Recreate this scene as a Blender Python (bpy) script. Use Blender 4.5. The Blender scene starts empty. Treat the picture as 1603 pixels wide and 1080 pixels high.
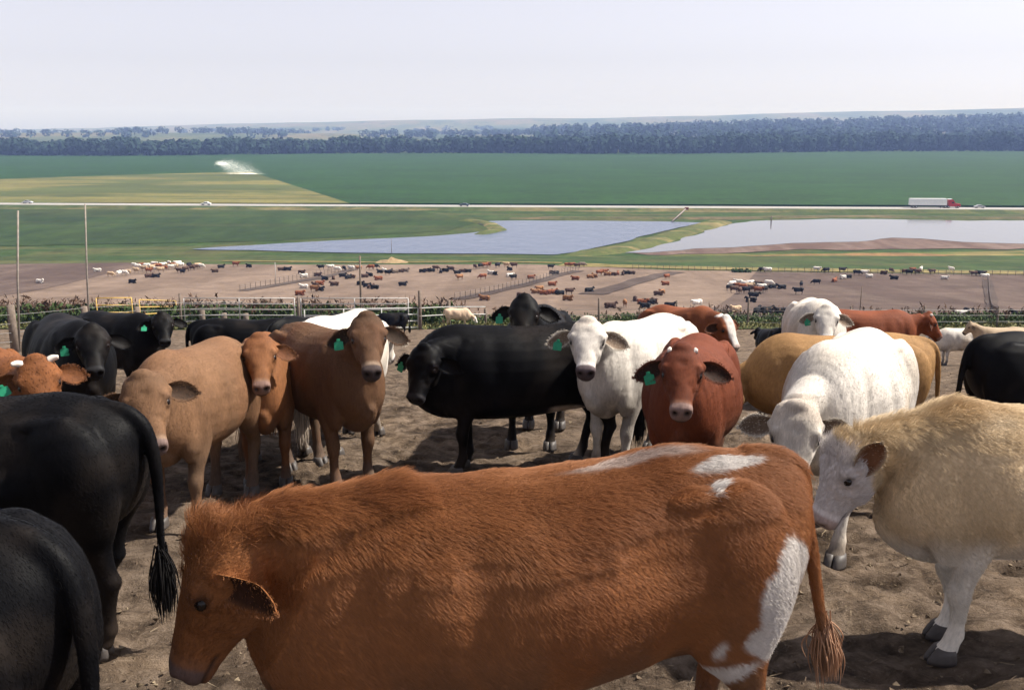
import bpy, math, random
import numpy as np
from mathutils import Vector, Matrix

# ------------------------------------------------------------------ camera, sky, sun, exposure
SC = bpy.context.scene
COL = SC.collection
random.seed(7)
RNG = np.random.default_rng(7)
R = math.radians

F = 1573.0                       # focal length in photo pixels (photo 1603 x 1080)
TH = math.atan((540 - 198) / F)  # pitch below the horizon
cam_d = bpy.data.cameras.new('camera')
cam_d.sensor_width = 36.0
cam_d.lens = 36.0 * F / 1603.0
cam_d.clip_start = 0.05
cam_d.clip_end = 30000
cam = bpy.data.objects.new('camera', cam_d)
COL.objects.link(cam)
cam.location = (0, 0, 0)
cam.rotation_euler = (R(90) - TH, 0, 0)
SC.camera = cam

SUN_EL, SUN_AZ = R(52), R(79)    # azimuth clockwise from the view direction (+y)
w = bpy.data.worlds.new('World')
SC.world = w
w.use_nodes = True
nt = w.node_tree
bg = nt.nodes['Background']
sky = nt.nodes.new('ShaderNodeTexSky')
sky.sky_type = 'NISHITA'
sky.sun_disc = False
sky.sun_elevation = SUN_EL
sky.sun_rotation = SUN_AZ
sky.altitude = 300
sky.air_density = 1.0
sky.dust_density = 0.8
sky.ozone_density = 2.0
hs = nt.nodes.new('ShaderNodeHueSaturation')      # an even milky veil: the same for the whole sky
hs.inputs['Saturation'].default_value = 0.14
nt.links.new(sky.outputs[0], hs.inputs['Color'])
tint = nt.nodes.new('ShaderNodeMix'); tint.data_type = 'RGBA'; tint.blend_type = 'MULTIPLY'
tint.inputs[0].default_value = 1.0; tint.inputs[7].default_value = (1.0, .98, 1.09, 1)
nt.links.new(hs.outputs[0], tint.inputs[6])
nt.links.new(tint.outputs[2], bg.inputs[0])
bg.inputs[1].default_value = 0.080

sun_d = bpy.data.lights.new('sun', 'SUN')
sun_d.energy = 5.0
sun_d.angle = R(1.4)
sun_d.color = (1.0, 0.94, 0.85)
sun = bpy.data.objects.new('sun', sun_d)
COL.objects.link(sun)
sdir = Vector((math.sin(SUN_AZ) * math.cos(SUN_EL), math.cos(SUN_AZ) * math.cos(SUN_EL), math.sin(SUN_EL)))
sun.rotation_euler = sdir.to_track_quat('Z', 'Y').to_euler()
sun.location = (30, 10, 60)

SC.view_settings.view_transform = 'Standard'
SC.view_settings.look = 'None'
SC.view_settings.gamma = 1.0
SC.view_settings.exposure = 0.85
SC.view_settings.use_curve_mapping = False
SC.cycles.max_bounces = 5
SC.cycles.diffuse_bounces = 1
SC.cycles.glossy_bounces = 2
SC.cycles.transmission_bounces = 2
SC.cycles.volume_bounces = 0
SC.cycles.use_denoising = True

# ------------------------------------------------------------------ helpers
def ss(a, b, x):
    t = np.clip((x - a) / (b - a), 0, 1)
    return t * t * (3 - 2 * t)

_T = np.random.default_rng(3).random((32, 32, 32))
def vnoise(p):
    p = np.asarray(p, float)
    i = np.floor(p).astype(int)
    f = p - i
    f = f * f * (3 - 2 * f)
    i0 = i % 32
    i1 = (i + 1) % 32
    def g(a, b, c):
        return _T[a, b, c]
    x0, y0, z0 = i0[..., 0], i0[..., 1], i0[..., 2]
    x1, y1, z1 = i1[..., 0], i1[..., 1], i1[..., 2]
    fx, fy, fz = f[..., 0], f[..., 1], f[..., 2]
    a = g(x0, y0, z0) * (1 - fx) + g(x1, y0, z0) * fx
    b = g(x0, y1, z0) * (1 - fx) + g(x1, y1, z0) * fx
    c = g(x0, y0, z1) * (1 - fx) + g(x1, y0, z1) * fx
    d = g(x0, y1, z1) * (1 - fx) + g(x1, y1, z1) * fx
    return (a * (1 - fy) + b * fy) * (1 - fz) + (c * (1 - fy) + d * fy) * fz
def fbm(p, o=3):
    p = np.asarray(p, float)
    s, a, t = 0, 1, 0
    for k in range(o):
        s = s + a * vnoise(p * 2 ** k + 7.3 * k)
        t += a
        a *= .5
    return s / t

# ground profile, camera at z = 0: yard on the hill top, pens on the slope, flat valley floor
GP = [(-60, -2.3), (-10, -2.35), (0, -2.42), (3.5, -2.55), (6, -2.82), (9, -3.15), (13, -3.6), (20, -4.95), (38, -8.9), (50, -10.7), (62, -12.4),
      (80, -15.7), (95, -18.3), (130, -24.0), (160, -27.6), (185, -29.9), (228, -32.85), (262, -34.6), (290, -36.0), (20000, -36.0)]
_gy = np.array([a for a, b in GP]); _gz = np.array([b for a, b in GP])
_h = np.diff(_gy); _dl = np.diff(_gz) / _h
_m = np.zeros(len(_gy)); _m[1:-1] = np.where(_dl[:-1] * _dl[1:] > 0, 2 * _dl[:-1] * _dl[1:] / (_dl[:-1] + _dl[1:] - 1e-12), 0); _m[0] = _dl[0]
def gprof(y):
    y = np.asarray(y, float)
    k = np.clip(np.searchsorted(_gy, y) - 1, 0, len(_gy) - 2)
    t = np.clip((y - _gy[k]) / _h[k], 0, 1)
    t2, t3 = t * t, t * t * t
    return (2*t3-3*t2+1)*_gz[k] + (t3-2*t2+t)*_h[k]*_m[k] + (-2*t3+3*t2)*_gz[k+1] + (t3-t2)*_h[k]*_m[k+1]
def ground(x, y):
    x = np.asarray(x, float); y = np.asarray(y, float)
    z = gprof(y)
    band = ss(95, 120, y) * (1 - ss(215, 235, y))       # mounds in the pens
    q = np.stack([x / 46 + y / 95 + 3.1, y / 60 - x / 130, np.zeros_like(x) + .5], -1)
    z = z + band * 1.7 * (vnoise(q) - .5)
    return z
def gz(x, y): return float(ground(np.array([x]), np.array([y]))[0])

RT = np.array([1., 0, 0]); FW = np.array([0, math.cos(TH), -math.sin(TH)]); UP = np.array([0, math.sin(TH), math.cos(TH)])
def ray(px, py):
    d = RT * (px - 801.5) / F - UP * (py - 540) / F + FW
    return d
def gpt(px, py):
    """point of the ground seen at a photo pixel"""
    d = ray(px, py)
    t = np.concatenate([np.linspace(1, 120, 2400), np.linspace(120, 1500, 4000)])
    P = d[None] * t[:, None]
    s = np.nonzero(P[:, 2] < ground(P[:, 0], P[:, 1]))[0]
    return P[s[0]] if len(s) else P[-1]
def flat(px, py, z=-36.0):
    d = ray(px, py)
    return d * (z / d[2])

def mesh_obj(name, V, Fc, mat=None, parent=None, smooth=False, mesh=None):
    if mesh is None:
        mesh = bpy.data.meshes.new(name)
        mesh.from_pydata([tuple(v) for v in V], [], [tuple(f) for f in Fc])
        if smooth:
            mesh.polygons.foreach_set('use_smooth', [True] * len(mesh.polygons))
        if mat: mesh.materials.append(mat)
        mesh.update()
    o = bpy.data.objects.new(name, mesh)
    COL.objects.link(o)
    if parent: o.parent = parent
    return o
def tag(o, label=None, cat=None, group=None, kind=None):
    if label: o['label'] = label
    if cat: o['category'] = cat
    if group: o['group'] = group
    if kind: o['kind'] = kind
    return o
def empty(name, loc, rz=0, s=1):
    o = bpy.data.objects.new(name, None)
    o.empty_display_size = .2
    COL.objects.link(o)
    o.location = loc; o.rotation_euler = (0, 0, rz); o.scale = (s, s, s)
    return o
class MB:
    def __init__(s): s.V = []; s.F = []
    def add(s, V, Fc):
        n = len(s.V); s.V += [tuple(v) for v in V]; s.F += [tuple(i + n for i in f) for f in Fc]; return s
    def box(s, c, d, rz=0):
        x, y, z = d[0] / 2, d[1] / 2, d[2] / 2
        ca, sa = math.cos(rz), math.sin(rz)
        V = [(c[0] + ca * a - sa * b, c[1] + sa * a + ca * b, c[2] + e) for a in (-x, x) for b in (-y, y) for e in (-z, z)]
        return s.add(V, [(0, 1, 3, 2), (4, 6, 7, 5), (0, 4, 5, 1), (2, 3, 7, 6), (0, 2, 6, 4), (1, 5, 7, 3)])
    def tube(s, pts, r, n=8, r1=None):
        P = [np.array(p, float) for p in pts]
        rings = []
        for i, p in enumerate(P):
            t = P[min(i + 1, len(P) - 1)] - P[max(i - 1, 0)]
            t /= np.linalg.norm(t) + 1e-9
            a = np.cross(t, [0, 0, 1.] if abs(t[2]) < .9 else [1., 0, 0]); a /= np.linalg.norm(a)
            b = np.cross(t, a)
            rr = r if r1 is None else r + (r1 - r) * i / (len(P) - 1)
            rings.append([p + rr * (math.cos(k * 2 * math.pi / n) * a + math.sin(k * 2 * math.pi / n) * b) for k in range(n)])
        V = [v for q in rings for v in q]
        Fc = []
        for i in range(len(P) - 1):
            for k in range(n):
                Fc.append((i * n + k, i * n + (k + 1) % n, (i + 1) * n + (k + 1) % n, (i + 1) * n + k))
        Fc.append(tuple(range(n - 1, -1, -1))); Fc.append(tuple((len(P) - 1) * n + k for k in range(n)))
        return s.add(V, Fc)
    def build(s, name, mat, parent=None, smooth=False): return mesh_obj(name, s.V, s.F, mat, parent, smooth)

# ------------------------------------------------------------------ materials
class NT:
    def __init__(s, name):
        s.m = bpy.data.materials.new(name); s.m.use_nodes = True
        s.t = s.m.node_tree; s.n = s.t.nodes; s.b = s.n['Principled BSDF']; s.out = s.n['Material Output']
    def new(s, k, **kw):
        n = s.n.new(k)
        for a, v in kw.items(): setattr(n, a, v)
        return n
    def link(s, a, b): s.t.links.new(a, b)
    def noise(s, scale, detail=4, rough=.6, vec=None, dist=0):
        n = s.new('ShaderNodeTexNoise'); n.inputs['Scale'].default_value = scale; n.inputs['Detail'].default_value = detail
        n.inputs['Roughness'].default_value = rough; n.inputs['Distortion'].default_value = dist
        if vec is not None: s.link(vec, n.inputs['Vector'])
        return n.outputs['Fac']
    def coord(s, which='Object', scale=(1, 1, 1), rot=(0, 0, 0)):
        c = s.new('ShaderNodeTexCoord'); mp = s.new('ShaderNodeMapping')
        mp.inputs['Scale'].default_value = scale; mp.inputs['Rotation'].default_value = rot
        s.link(c.outputs[which], mp.inputs['Vector']); return mp.outputs[0]
    def ramp(s, fac, stops):
        r = s.new('ShaderNodeValToRGB'); e = r.color_ramp.elements
        while len(e) < len(stops): e.new(.5)
        for el, (p, c) in zip(e, stops):
            el.position = p; el.color = (*c, 1) if len(c) == 3 else c
        s.link(fac, r.inputs[0]); return r.outputs[0]
    def mix(s, fac, a, b, mode='MIX'):
        m = s.new('ShaderNodeMix', data_type='RGBA', blend_type=mode)
        for v, i in ((fac, 0), (a, 6), (b, 7)):
            if hasattr(v, 'node'): s.link(v, m.inputs[i])
            elif i == 0: m.inputs[0].default_value = v
            else: m.inputs[i].default_value = (*v, 1)
        return m.outputs[2]
    def mrange(s, v, a, b, c, d):
        m = s.new('ShaderNodeMapRange'); m.inputs[1].default_value = a; m.inputs[2].default_value = b
        m.inputs[3].default_value = c; m.inputs[4].default_value = d; s.link(v, m.inputs[0]); return m.outputs[0]
    def bump(s, h, strength, dist):
        b = s.new('ShaderNodeBump'); b.inputs['Strength'].default_value = strength; b.inputs['Distance'].default_value = dist
        s.link(h, b.inputs['Height']); s.link(b.outputs[0], s.b.inputs['Normal']); return b
    def set(s, col=None, rough=.8, spec=.3, metal=0):
        if col is not None:
            if hasattr(col, 'node'): s.link(col, s.b.inputs['Base Color'])
            else: s.b.inputs['Base Color'].default_value = (*col, 1)
        s.b.inputs['Roughness'].default_value = rough; s.b.inputs['Specular IOR Level'].default_value = spec
        s.b.inputs['Metallic'].default_value = metal
        return s.m
def plain(name, col, rough=.7, spec=.3, metal=0, var=.25, scale=8):
    t = NT(name)
    n = t.noise(scale, 4, .6, t.coord('Object'))
    c = t.ramp(n, [(.25, tuple(v * (1 - var) for v in col)), (.75, tuple(min(1, v * (1 + var)) for v in col))])
    return t.set(c, rough, spec, metal)

def mat_coat(name, rough, spec, bump=.42):
    t = NT(name)
    a = t.new('ShaderNodeAttribute', attribute_name='coat')
    v = t.coord('Object', (7, 14, 3.0))
    n1 = t.noise(6, 5, .65, v, .4)
    n2 = t.noise(2.6, 3, .6, t.coord('Object'))
    k = t.mix(1.0, t.ramp(n1, [(.3, (.78,) * 3), (.7, (1.18,) * 3)]), t.ramp(n2, [(.3, (.78,) * 3), (.7, (1.16,) * 3)]), 'MULTIPLY')
    t.set(t.mix(1.0, a.outputs['Color'], k, 'MULTIPLY'), rough, spec)
    n3 = t.noise(16, 4, .7, v, .6)
    t.bump(t.mix(.55, n1, n3), bump, .012)
    return t.m
def mat_hair(name, rough, spec):
    t = NT(name)
    a = t.new('ShaderNodeAttribute', attribute_name='coat')
    t.set(a.outputs['Color'], rough, spec)
    return t.m
M = {}
M['coat'] = mat_coat('short hair coat', .75, .2)
M['coat_black'] = mat_coat('black hair coat', .55, .08, .2)
M['hair'] = mat_hair('coat hair', .55, .3)
M['hair_black'] = mat_hair('black coat hair', .6, .08)
M['hoof'] = plain('horn of hoof', (.07, .06, .055), .55, .4, scale=30)
M['horn'] = plain('pale horn', (.72, .63, .55), .5, .4, var=.2, scale=20)
M['eye'] = NT('dark eye').set((.010, .006, .005), .22, .35)
M['tag'] = plain('green plastic tag', (.02, .25, .13), .55, .3, var=.2, scale=30)

# ------------------------------------------------------------------ cattle
RN = 28
_a = np.arange(RN) * 2 * np.pi / RN
_c, _s = np.cos(_a), np.sin(_a)
def ring(C, wv, uv, hw, top, bot, p=.92, ptop=None, taper=0.0):
    """superellipse ring; lateral axis wv, dorsal axis uv, widths hw, extents top and bot (both positive)"""
    pt = p if ptop is None else ptop
    pw = np.where(_s > 0, pt, p)
    x = np.sign(_c) * np.abs(_c) ** pw * hw
    y = np.sign(_s) * np.abs(_s) ** pw * np.where(_s > 0, top, bot)
    x = x * (1 - taper * np.clip(-_s, 0, 1))
    return np.asarray(C)[None] + x[:, None] * np.asarray(wv)[None] + y[:, None] * np.asarray(uv)[None]
def loft(mb, rings):
    V = np.concatenate(rings)
    n = len(rings)
    Fc = []
    for i in range(n - 1):
        for k in range(RN):
            Fc.append((i * RN + k, i * RN + (k + 1) % RN, (i + 1) * RN + (k + 1) % RN, (i + 1) * RN + k))
    c0, c1 = len(V), len(V) + 1
    V = np.concatenate([V, rings[0].mean(0)[None], rings[-1].mean(0)[None]])
    for k in range(RN):
        Fc.append((c0, (k + 1) % RN, k)); Fc.append((c1, (n - 1) * RN + k, (n - 1) * RN + (k + 1) % RN))
    mb.add(V, Fc)
def ellipsoid(mb, C, A, r):
    """A: 3 axes rows, r: radii along them"""
    A = np.asarray(A, float)
    rings = []
    for t in np.linspace(-.97, .97, 9):
        k = math.sqrt(1 - t * t)
        rings.append(ring(np.asarray(C) + A[0] * r[0] * t, A[1], A[2], r[1] * k, r[2] * k, r[2] * k, 1.0))
    loft(mb, rings)
def unit(v):
    v = np.asarray(v, float); return v / (np.linalg.norm(v) + 1e-12)
def interp_rows(rows, n):
    rows = np.array(rows, float)
    t = np.linspace(0, len(rows) - 1, n)
    out = np.zeros((n, rows.shape[1]))
    for k in range(rows.shape[1]):
        v = rows[:, k]
        i = np.clip(np.floor(t).astype(int), 0, len(v) - 2)
        f = t - i
        p0 = v[np.clip(i - 1, 0, len(v) - 1)]; p1 = v[i]; p2 = v[i + 1]; p3 = v[np.clip(i + 2, 0, len(v) - 1)]
        out[:, k] = p1 + .5 * f * (p2 - p0 + f * (2 * p0 - 5 * p1 + 4 * p2 - p3 + f * (3 * (p1 - p2) + p3 - p0)))
    return out

#        x     top   bottom half-width  ptop
BODY = [(-.82, 1.14, .96, .05, 1.0), (-.79, 1.20, .84, .14, 1.0), (-.71, 1.26, .70, .225, 1.05), (-.56, 1.315, .61, .285, 1.12), (-.38, 1.335, .585, .315, 1.12),
        (-.2, 1.315, .56, .335, 1.0), (0, 1.30, .53, .36, .95), (.2, 1.30, .515, .355, .95), (.38, 1.315, .51, .32, 1.0), (.52, 1.33, .515, .285, 1.08),
        (.66, 1.29, .55, .25, 1.05), (.77, 1.20, .60, .205, 1.0), (.85, 1.08, .67, .14, 1.0), (.885, 1.0, .76, .06, 1.0)]
#       along  top   bottom halfwidth taper
HEAD = [(-.07, .03, .10, .06, .2), (-.05, .065, .14, .10, .2), (0, .094, .175, .122, .2), (.05, .104, .205, .133, .24), (.10, .103, .222, .137, .30), (.16, .092, .222, .134, .36),
        (.21, .080, .208, .118, .38), (.27, .068, .182, .096, .34), (.33, .057, .152, .079, .24), (.385, .050, .132, .071, .15), (.43, .045, .124, .072, .12),
        (.465, .040, .118, .074, .12), (.495, .030, .112, .070, .15), (.515, .012, .100, .056, .2), (.523, -.008, .085, .035, .2)]

def build_cow(name, X, Y, hdg, s=1.0, fat=1.0, coat=None, poll=(1.02, 0, 1.42), hyaw=0, hpitch=52, hroll=0, feet=((0, 0), (0, 0), (0, 0), (0, 0)),
              vox=.014, hair=0, hair_len=.018, hair_r=.0012, tag_on=True, horns=None, tail=(0, 0, .42), ear=((0, 0), (0, 0)), bend=0.0, black=False,
              label='', group=None, long=1.0, deep=1.0, headscale=1.0, cat='cow', mane=0, eyes=True, hair_lift=.25, belly=0.0, lying=False, tilt=0.0, throat=0.0, wrinkle=.001, boxy=.86, dewlap=0.0):
    """hdg: world heading of the cow in degrees, 0 = +x, 90 = away from the camera; feet order FL, FR, HL, HR (forward, left) offsets"""
    h0 = R(hdg)
    zr = gz(X, Y)
    root = empty(name, (X, Y, zr), h0, s)
    def gl(x, y):   # local ground height under a local point
        wx = X + s * (x * math.cos(h0) - y * math.sin(h0)); wy = Y + s * (x * math.sin(h0) + y * math.cos(h0))
        return (gz(wx, wy) - zr) / s
    gf, gb = gl(.5 * long, 0), gl(-.55 * long, 0)
    slope = (gf - gb) / (1.05 * long)
    def lift(x): return gb + slope * (x + .55 * long) - (.47 if lying else 0) + tilt * x
    rg0 = np.random.default_rng(int(abs(Y * 977)) + 1)
    mb = MB()
    # trunk
    rows = interp_rows(BODY, 40)
    rg = []
    for x, top, bot, hw, pt in rows:
        xx = x * long
        zc = bot + (top - bot) * .46
        b2 = zc - (zc - bot) * deep - belly * (1 - min(1, abs(x) / .7) ** 2)
        yy = bend * (x / .8) ** 2 * (1 if x > 0 else .4)
        rg.append(ring((xx, yy, zc + lift(xx)), (0, 1, 0), (0, 0, 1), hw * fat, top - zc, zc - b2, boxy, pt))
    loft(mb, rg)
    # head frame
    y, p, r = R(hyaw), R(hpitch), R(hroll)
    hd = np.array([math.cos(p) * math.cos(y), math.cos(p) * math.sin(y), -math.sin(p)])
    u0 = np.array([math.sin(p) * math.cos(y), math.sin(p) * math.sin(y), math.cos(p)])
    w0 = np.array([-math.sin(y), math.cos(y), 0])
    hu = u0 * math.cos(r) + w0 * math.sin(r)
    hw_ = w0 * math.cos(r) - u0 * math.sin(r)
    PO = np.array([poll[0] * long, poll[1], poll[2] + lift(.6)])
    HS, HLN, HWD = headscale * (.97 + .06 * rg0.random()), .84 + .09 * rg0.random(), 1.0 + .09 * rg0.random()
    def H(a, b, c): return PO + HS * (hd * a * HLN + hw_ * b * HWD + hu * c)
    rows = interp_rows(HEAD, 34)
    loft(mb, [ring(H(a, 0, (t - b) / 2 * 0 - .02), hw_, hu, w_ * HS * HWD, (t + .02) * HS, (b - .02) * HS, .8, .82, tp) for a, t, b, w_, tp in rows])
    for sg in (-1, 1):
        ellipsoid(mb, H(.140, sg * .098, .038), (hd, hw_, hu), (.05 * HS, .036 * HS, .034 * HS))      # brow
        ellipsoid(mb, H(.20, sg * .062, -.10), (hd, hw_, hu), (.10 * HS, .04 * HS, .075 * HS))        # cheek
        ellipsoid(mb, H(.470, sg * .043, .000), (hd, hw_, hu), (.045 * HS, .033 * HS, .034 * HS))    # nostril wing
        ellipsoid(mb, H(.080, sg * .108, -.008), (hw_, hd, hu), (.05 * HS, .036 * HS, .036 * HS))        # ear base
    ellipsoid(mb, H(-.02, 0, .075), (hd, hw_, hu), (.05 * HS, .07 * HS, .04 * HS))                    # poll
    # neck
    P0 = np.array([.40 * long, bend * .3, .985 + lift(.4)]); P2 = H(-.015, 0, -.035)
    P1 = P0 * .36 + P2 * .64 + np.array([.03, 0, .06 if poll[2] < 1.2 else -.06])
    NK = interp_rows([(.30, .43, .25), (.26, .39, .205), (.21, .31, .165), (.165, .235, .135), (.13, .185, .112), (.105, .16, .098)], 18)
    rg = []
    for i, (t_, b_, w_) in enumerate(NK):
        t = i / (len(NK) - 1)
        C = (1 - t) ** 2 * P0 + 2 * t * (1 - t) * P1 + t * t * P2
        T = unit(2 * (1 - t) * (P1 - P0) + 2 * t * (P2 - P1))
        T = unit(T * (1 - .0) + 1e-6)
        up = np.array([0, 0, 1.]) * (1 - t) + hu * t + np.array([-.3, 0, 0]) * (1 if T[2] > .5 else 0)
        up = unit(up - T * np.dot(up, T)); lat = np.cross(up, T)
        k = 1 + .12 * (fat - 1) / .2 * (1 - t)
        rg.append(ring(C, lat, up, w_ * k * (1 * (1 - t) + HS * t), t_, b_ * (1 + .15 * (1 - abs(2 * t - .6))) + throat * math.sin(math.pi * min(1, .08 + t * .75)), .95, 1.1, .25))
    loft(mb, rg)
    if dewlap:
        d0_, d1_ = H(.12, 0, -.13), np.array([.62 * long, bend, .66 + lift(.6)])
        dd_ = d1_ - d0_; dl_ = np.linalg.norm(dd_); dd_ = dd_ / dl_; du_ = unit(np.cross(dd_, [0, 1., 0]))
        ellipsoid(mb, (d0_ + d1_) / 2, (dd_, (0, 1, 0), du_), (dl_ * .62, .085, dewlap))
    # brisket and shoulder mass
    bz = min(1, max(0, (poll[2] - .8) / .5))
    ellipsoid(mb, (.66 * long, bend * .7, .66 + lift(.7)), (unit((1, 0, .45)), (0, 1, 0), unit((-.45, 0, 1))), (.27, .115 * fat, .15))
    for sg in (-1, 1):
        ellipsoid(mb, (.50 * long, sg * .175 * fat + bend * .4, .88 + lift(.5)), (unit((-.25, 0, 1)), unit((1, 0, .25)), (0, 1, 0)), (.36, .20, .105 * fat))
        ellipsoid(mb, (-.52 * long, sg * .19 * fat, .93 + lift(-.5)), ((.1, 0, 1), (1, 0, -.1), (0, 1, 0)), (.34, .24, .125 * fat))
        ellipsoid(mb, (-.38 * long, sg * .19 * fat, 1.215 + lift(-.4)), ((1, 0, 0), (0, 1, 0), (0, 0, 1)), (.12, .045, .04))
    # legs
    FRONT = [(.50, .17, .98, .12, .085), (.47, .185, .80, .125, .09), (.44, .185, .66, .105, .078), (.455, .178, .55, .08, .066), (.47, .172, .46, .06, .054), (.482, .17, .39, .06, .056),
             (.478, .17, .34, .055, .05), (.47, .168, .28, .042, .038), (.468, .167, .19, .04, .036), (.472, .166, .135, .05, .046), (.49, .166, .095, .046, .047), (.507, .166, .06, .058, .056), (.512, .166, .04, .05, .05)]
    HIND = [(-.48, .16, 1.05, .24, .10), (-.51, .19, .88, .255, .118), (-.51, .195, .73, .225, .105), (-.53, .188, .61, .155, .085), (-.58, .18, .525, .095, .066), (-.615, .174, .455, .062, .052),
            (-.63, .172, .405, .062, .054), (-.612, .17, .35, .052, .046), (-.595, .168, .27, .043, .04), (-.585, .167, .19, .042, .039), (-.578, .166, .135, .052, .048), (-.558, .166, .095, .048, .049), (-.538, .166, .06, .06, .058), (-.532, .166, .04, .05, .05)]
    hoofs = []
    if lying:
        for xx in (.62, -.5):
            for sg in (-1, 1):
                ellipsoid(mb, (xx, sg * .26, .12), ((1, 0, 0), (0, 1, 0), (0, 0, 1)), (.32, .13, .13))
    for li, (tab, sg, xr) in enumerate(() if lying else ((FRONT, 1, .50), (FRONT, -1, .50), (HIND, 1, -.5), (HIND, -1, -.5))):
        dx, dy = feet[li]
        fx, fy = (tab[-1][0] - xr) + xr * long + dx, sg * tab[-1][1] * (1 + .5 * (fat - 1)) + dy
        zf = gl(fx, fy); zt = lift(xr * long)
        rows = interp_rows(tab, 40)
        rg = []
        for i, (x_, y_, z_, ra, rb) in enumerate(rows):
            k = 1 - ss(.06, .92, z_)
            xx = (x_ - xr) + xr * long + dx * k
            yy = sg * y_ * (1 + .5 * (fat - 1)) + dy * k
            zz = z_ + zt + (zf - zt) * k
            rg.append(ring((xx, yy, zz), (1, 0, 0), (0, 1, 0), ra, rb, rb, 1.0))
        loft(mb, rg)
        hoofs.append((fx, fy, zf))
    # tail
    tl, tx, tz = tail
    TP = [(-.60, tl * .05, 1.265, .045), (-.73, tl * .1, 1.245, .043), (-.825, tl * .25, 1.18, .04), (-.872, tl * .45, 1.05, .034), (-.885 - tx * .3, tl * .6, .88, .028), (-.885 - tx * .7, tl * .85, .70, .023), (-.885 - tx, tl, .55, .021)]
    TP = [(a, b, tz + .13 + (c - .55) * (1.28 - tz - .13) / .73 if c < 1.2 else c, d) for a, b, c, d in TP]
    rows = interp_rows(TP, 22)
    rg = []
    for i, (x_, y_, z_, r_) in enumerate(rows):
        a = rows[max(0, i - 1)][:3]; b = rows[min(len(rows) - 1, i + 1)][:3]
        T = unit(b - a); lat = np.array([0, 1., 0]); lat = unit(lat - T * np.dot(lat, T)); up = np.cross(T, lat)
        rg.append(ring((x_ * long if x_ > -.8 else x_ + .82 - .82 * long, y_, z_ + lift(-.8)), lat, up, r_, r_, r_, 1.0))
    loft(mb, rg)
    tail_end = rg[-1].mean(0)
    # skin everything into one surface
    tmp = mesh_obj('tmp', mb.V, mb.F)
    md = tmp.modifiers.new('r', 'REMESH'); md.mode = 'VOXEL'; md.voxel_size = vox; md.use_smooth_shade = True
    md = tmp.modifiers.new('s', 'SMOOTH'); md.factor = .5; md.iterations = max(3, int(round(.085 / vox)))
    dg = bpy.context.evaluated_depsgraph_get()
    me = bpy.data.meshes.new_from_object(tmp.evaluated_get(dg))
    om = tmp.data; bpy.data.objects.remove(tmp); bpy.data.meshes.remove(om)
    n = len(me.vertices)
    co = np.zeros(n * 3); me.vertices.foreach_get('co', co); co = co.reshape(-1, 3)
    no = np.zeros(n * 3); me.vertices.foreach_get('normal', no); no = no.reshape(-1, 3)
    q = co - PO
    A, B, C = q @ hd / HS / HLN, q @ hw_ / HS / HWD, q @ hu / HS
    inh = (A > -.12) & (A < .56) & (np.abs(B) < .2) & (C > -.26) & (C < .2)
    # relief: nostrils, mouth, eye hollows, muscle and skin waves
    def dent(a, b, c, r, d):
        k = np.exp(-((A - a) ** 2 + (B - b) ** 2 + (C - c) ** 2) / (r * r)) * inh
        return k, k * d
    disp = np.zeros(n)
    nost = np.zeros(n)
    for sg in (-1, 1):
        k, d = dent(.512, sg * .042, -.004, .023, .032); disp -= d; nost = np.maximum(nost, k)
        k, d = dent(.175, sg * .125, .022, .026, .008); disp -= d
    for a_, b_, c_, r_, d_ in ((.140, .105, .062, .024, .009), (.235, .092, .004, .026, -.013), (.255, .100, -.055, .030, .008), (.33, .078, .012, .024, -.008), (.07, .112, -.15, .035, -.014),
                               (.30, .055, .050, .03, -.006), (.41, .082, -.045, .025, -.006), (.20, .118, -.10, .035, .008), (.13, 0, .10, .035, -.008), (.30, 0, .06, .05, .004), (.50, .0, -.01, .014, -.006), (.49, .035, -.075, .016, .005)):
        for sg in ((-1, 1) if b_ else (1,)):
            k, d = dent(a_, sg * b_, c_, r_, d_); disp += d
    for sg in (-1, 1):
        ds = np.sqrt((A - .175) ** 2 + ((np.abs(B) - .11) * .6) ** 2 + (C - .022) ** 2)
        disp += inh * .006 * np.exp(-((ds - .032) / .009) ** 2) * (B * sg > 0)
    mouth = np.exp(-((C + .082 + .1 * (.5 - A)) / .009) ** 2) * ss(.36, .40, A) * inh
    disp -= mouth * .007
    trunk = ss(.9, .5, np.abs(co[:, 0])) * ss(.5, .7, co[:, 2])
    disp += trunk * .024 * (fbm(co * 3.1 + X, 2) - .5)
    side = ss(.10, .2, np.abs(co[:, 1]))
    xl = co[:, 0] / long; zl = co[:, 2] - lift(co[:, 0])
    for cx_, cz_, rx_, rz_, dp in ((-.27, 1.04, .12, .11, -.030), (.27, .95, .06, .22, -.018), (-.34, .70, .07, .16, -.028), (.40, 1.02, .10, .20, .014), (-.56, .98, .15, .2, .016), (.02, .80, .22, .2, .014), (.60, .92, .05, .2, -.018)):
        disp += (1 - inh) * side * dp * np.exp(-((xl - cx_) / rx_) ** 2 - ((zl - cz_) / rz_) ** 2)
    rib = ss(.30, .15, np.abs(xl - .02)) * side * ss(.6, .75, zl) * ss(1.2, 1.05, zl)
    disp += (1 - inh) * rib * .0008 * np.sin(xl * 62 + zl * 9)
    wr = np.exp(-((xl - .80) / .10) ** 2) * (1 - inh) * ss(.8, 1.0, zl)
    disp += wr * wrinkle * np.sin(xl * 120 + 1.5 * np.sin(zl * 7))
    disp += (1 - inh) * .0028 * (fbm(co * np.array([14, 14, 5]) + Y, 2) - .5)
    co = co + no * disp[:, None]
    # ears, joined to the same surface
    EV, EF, EC = [], [], []
    ear_pts = []
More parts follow.
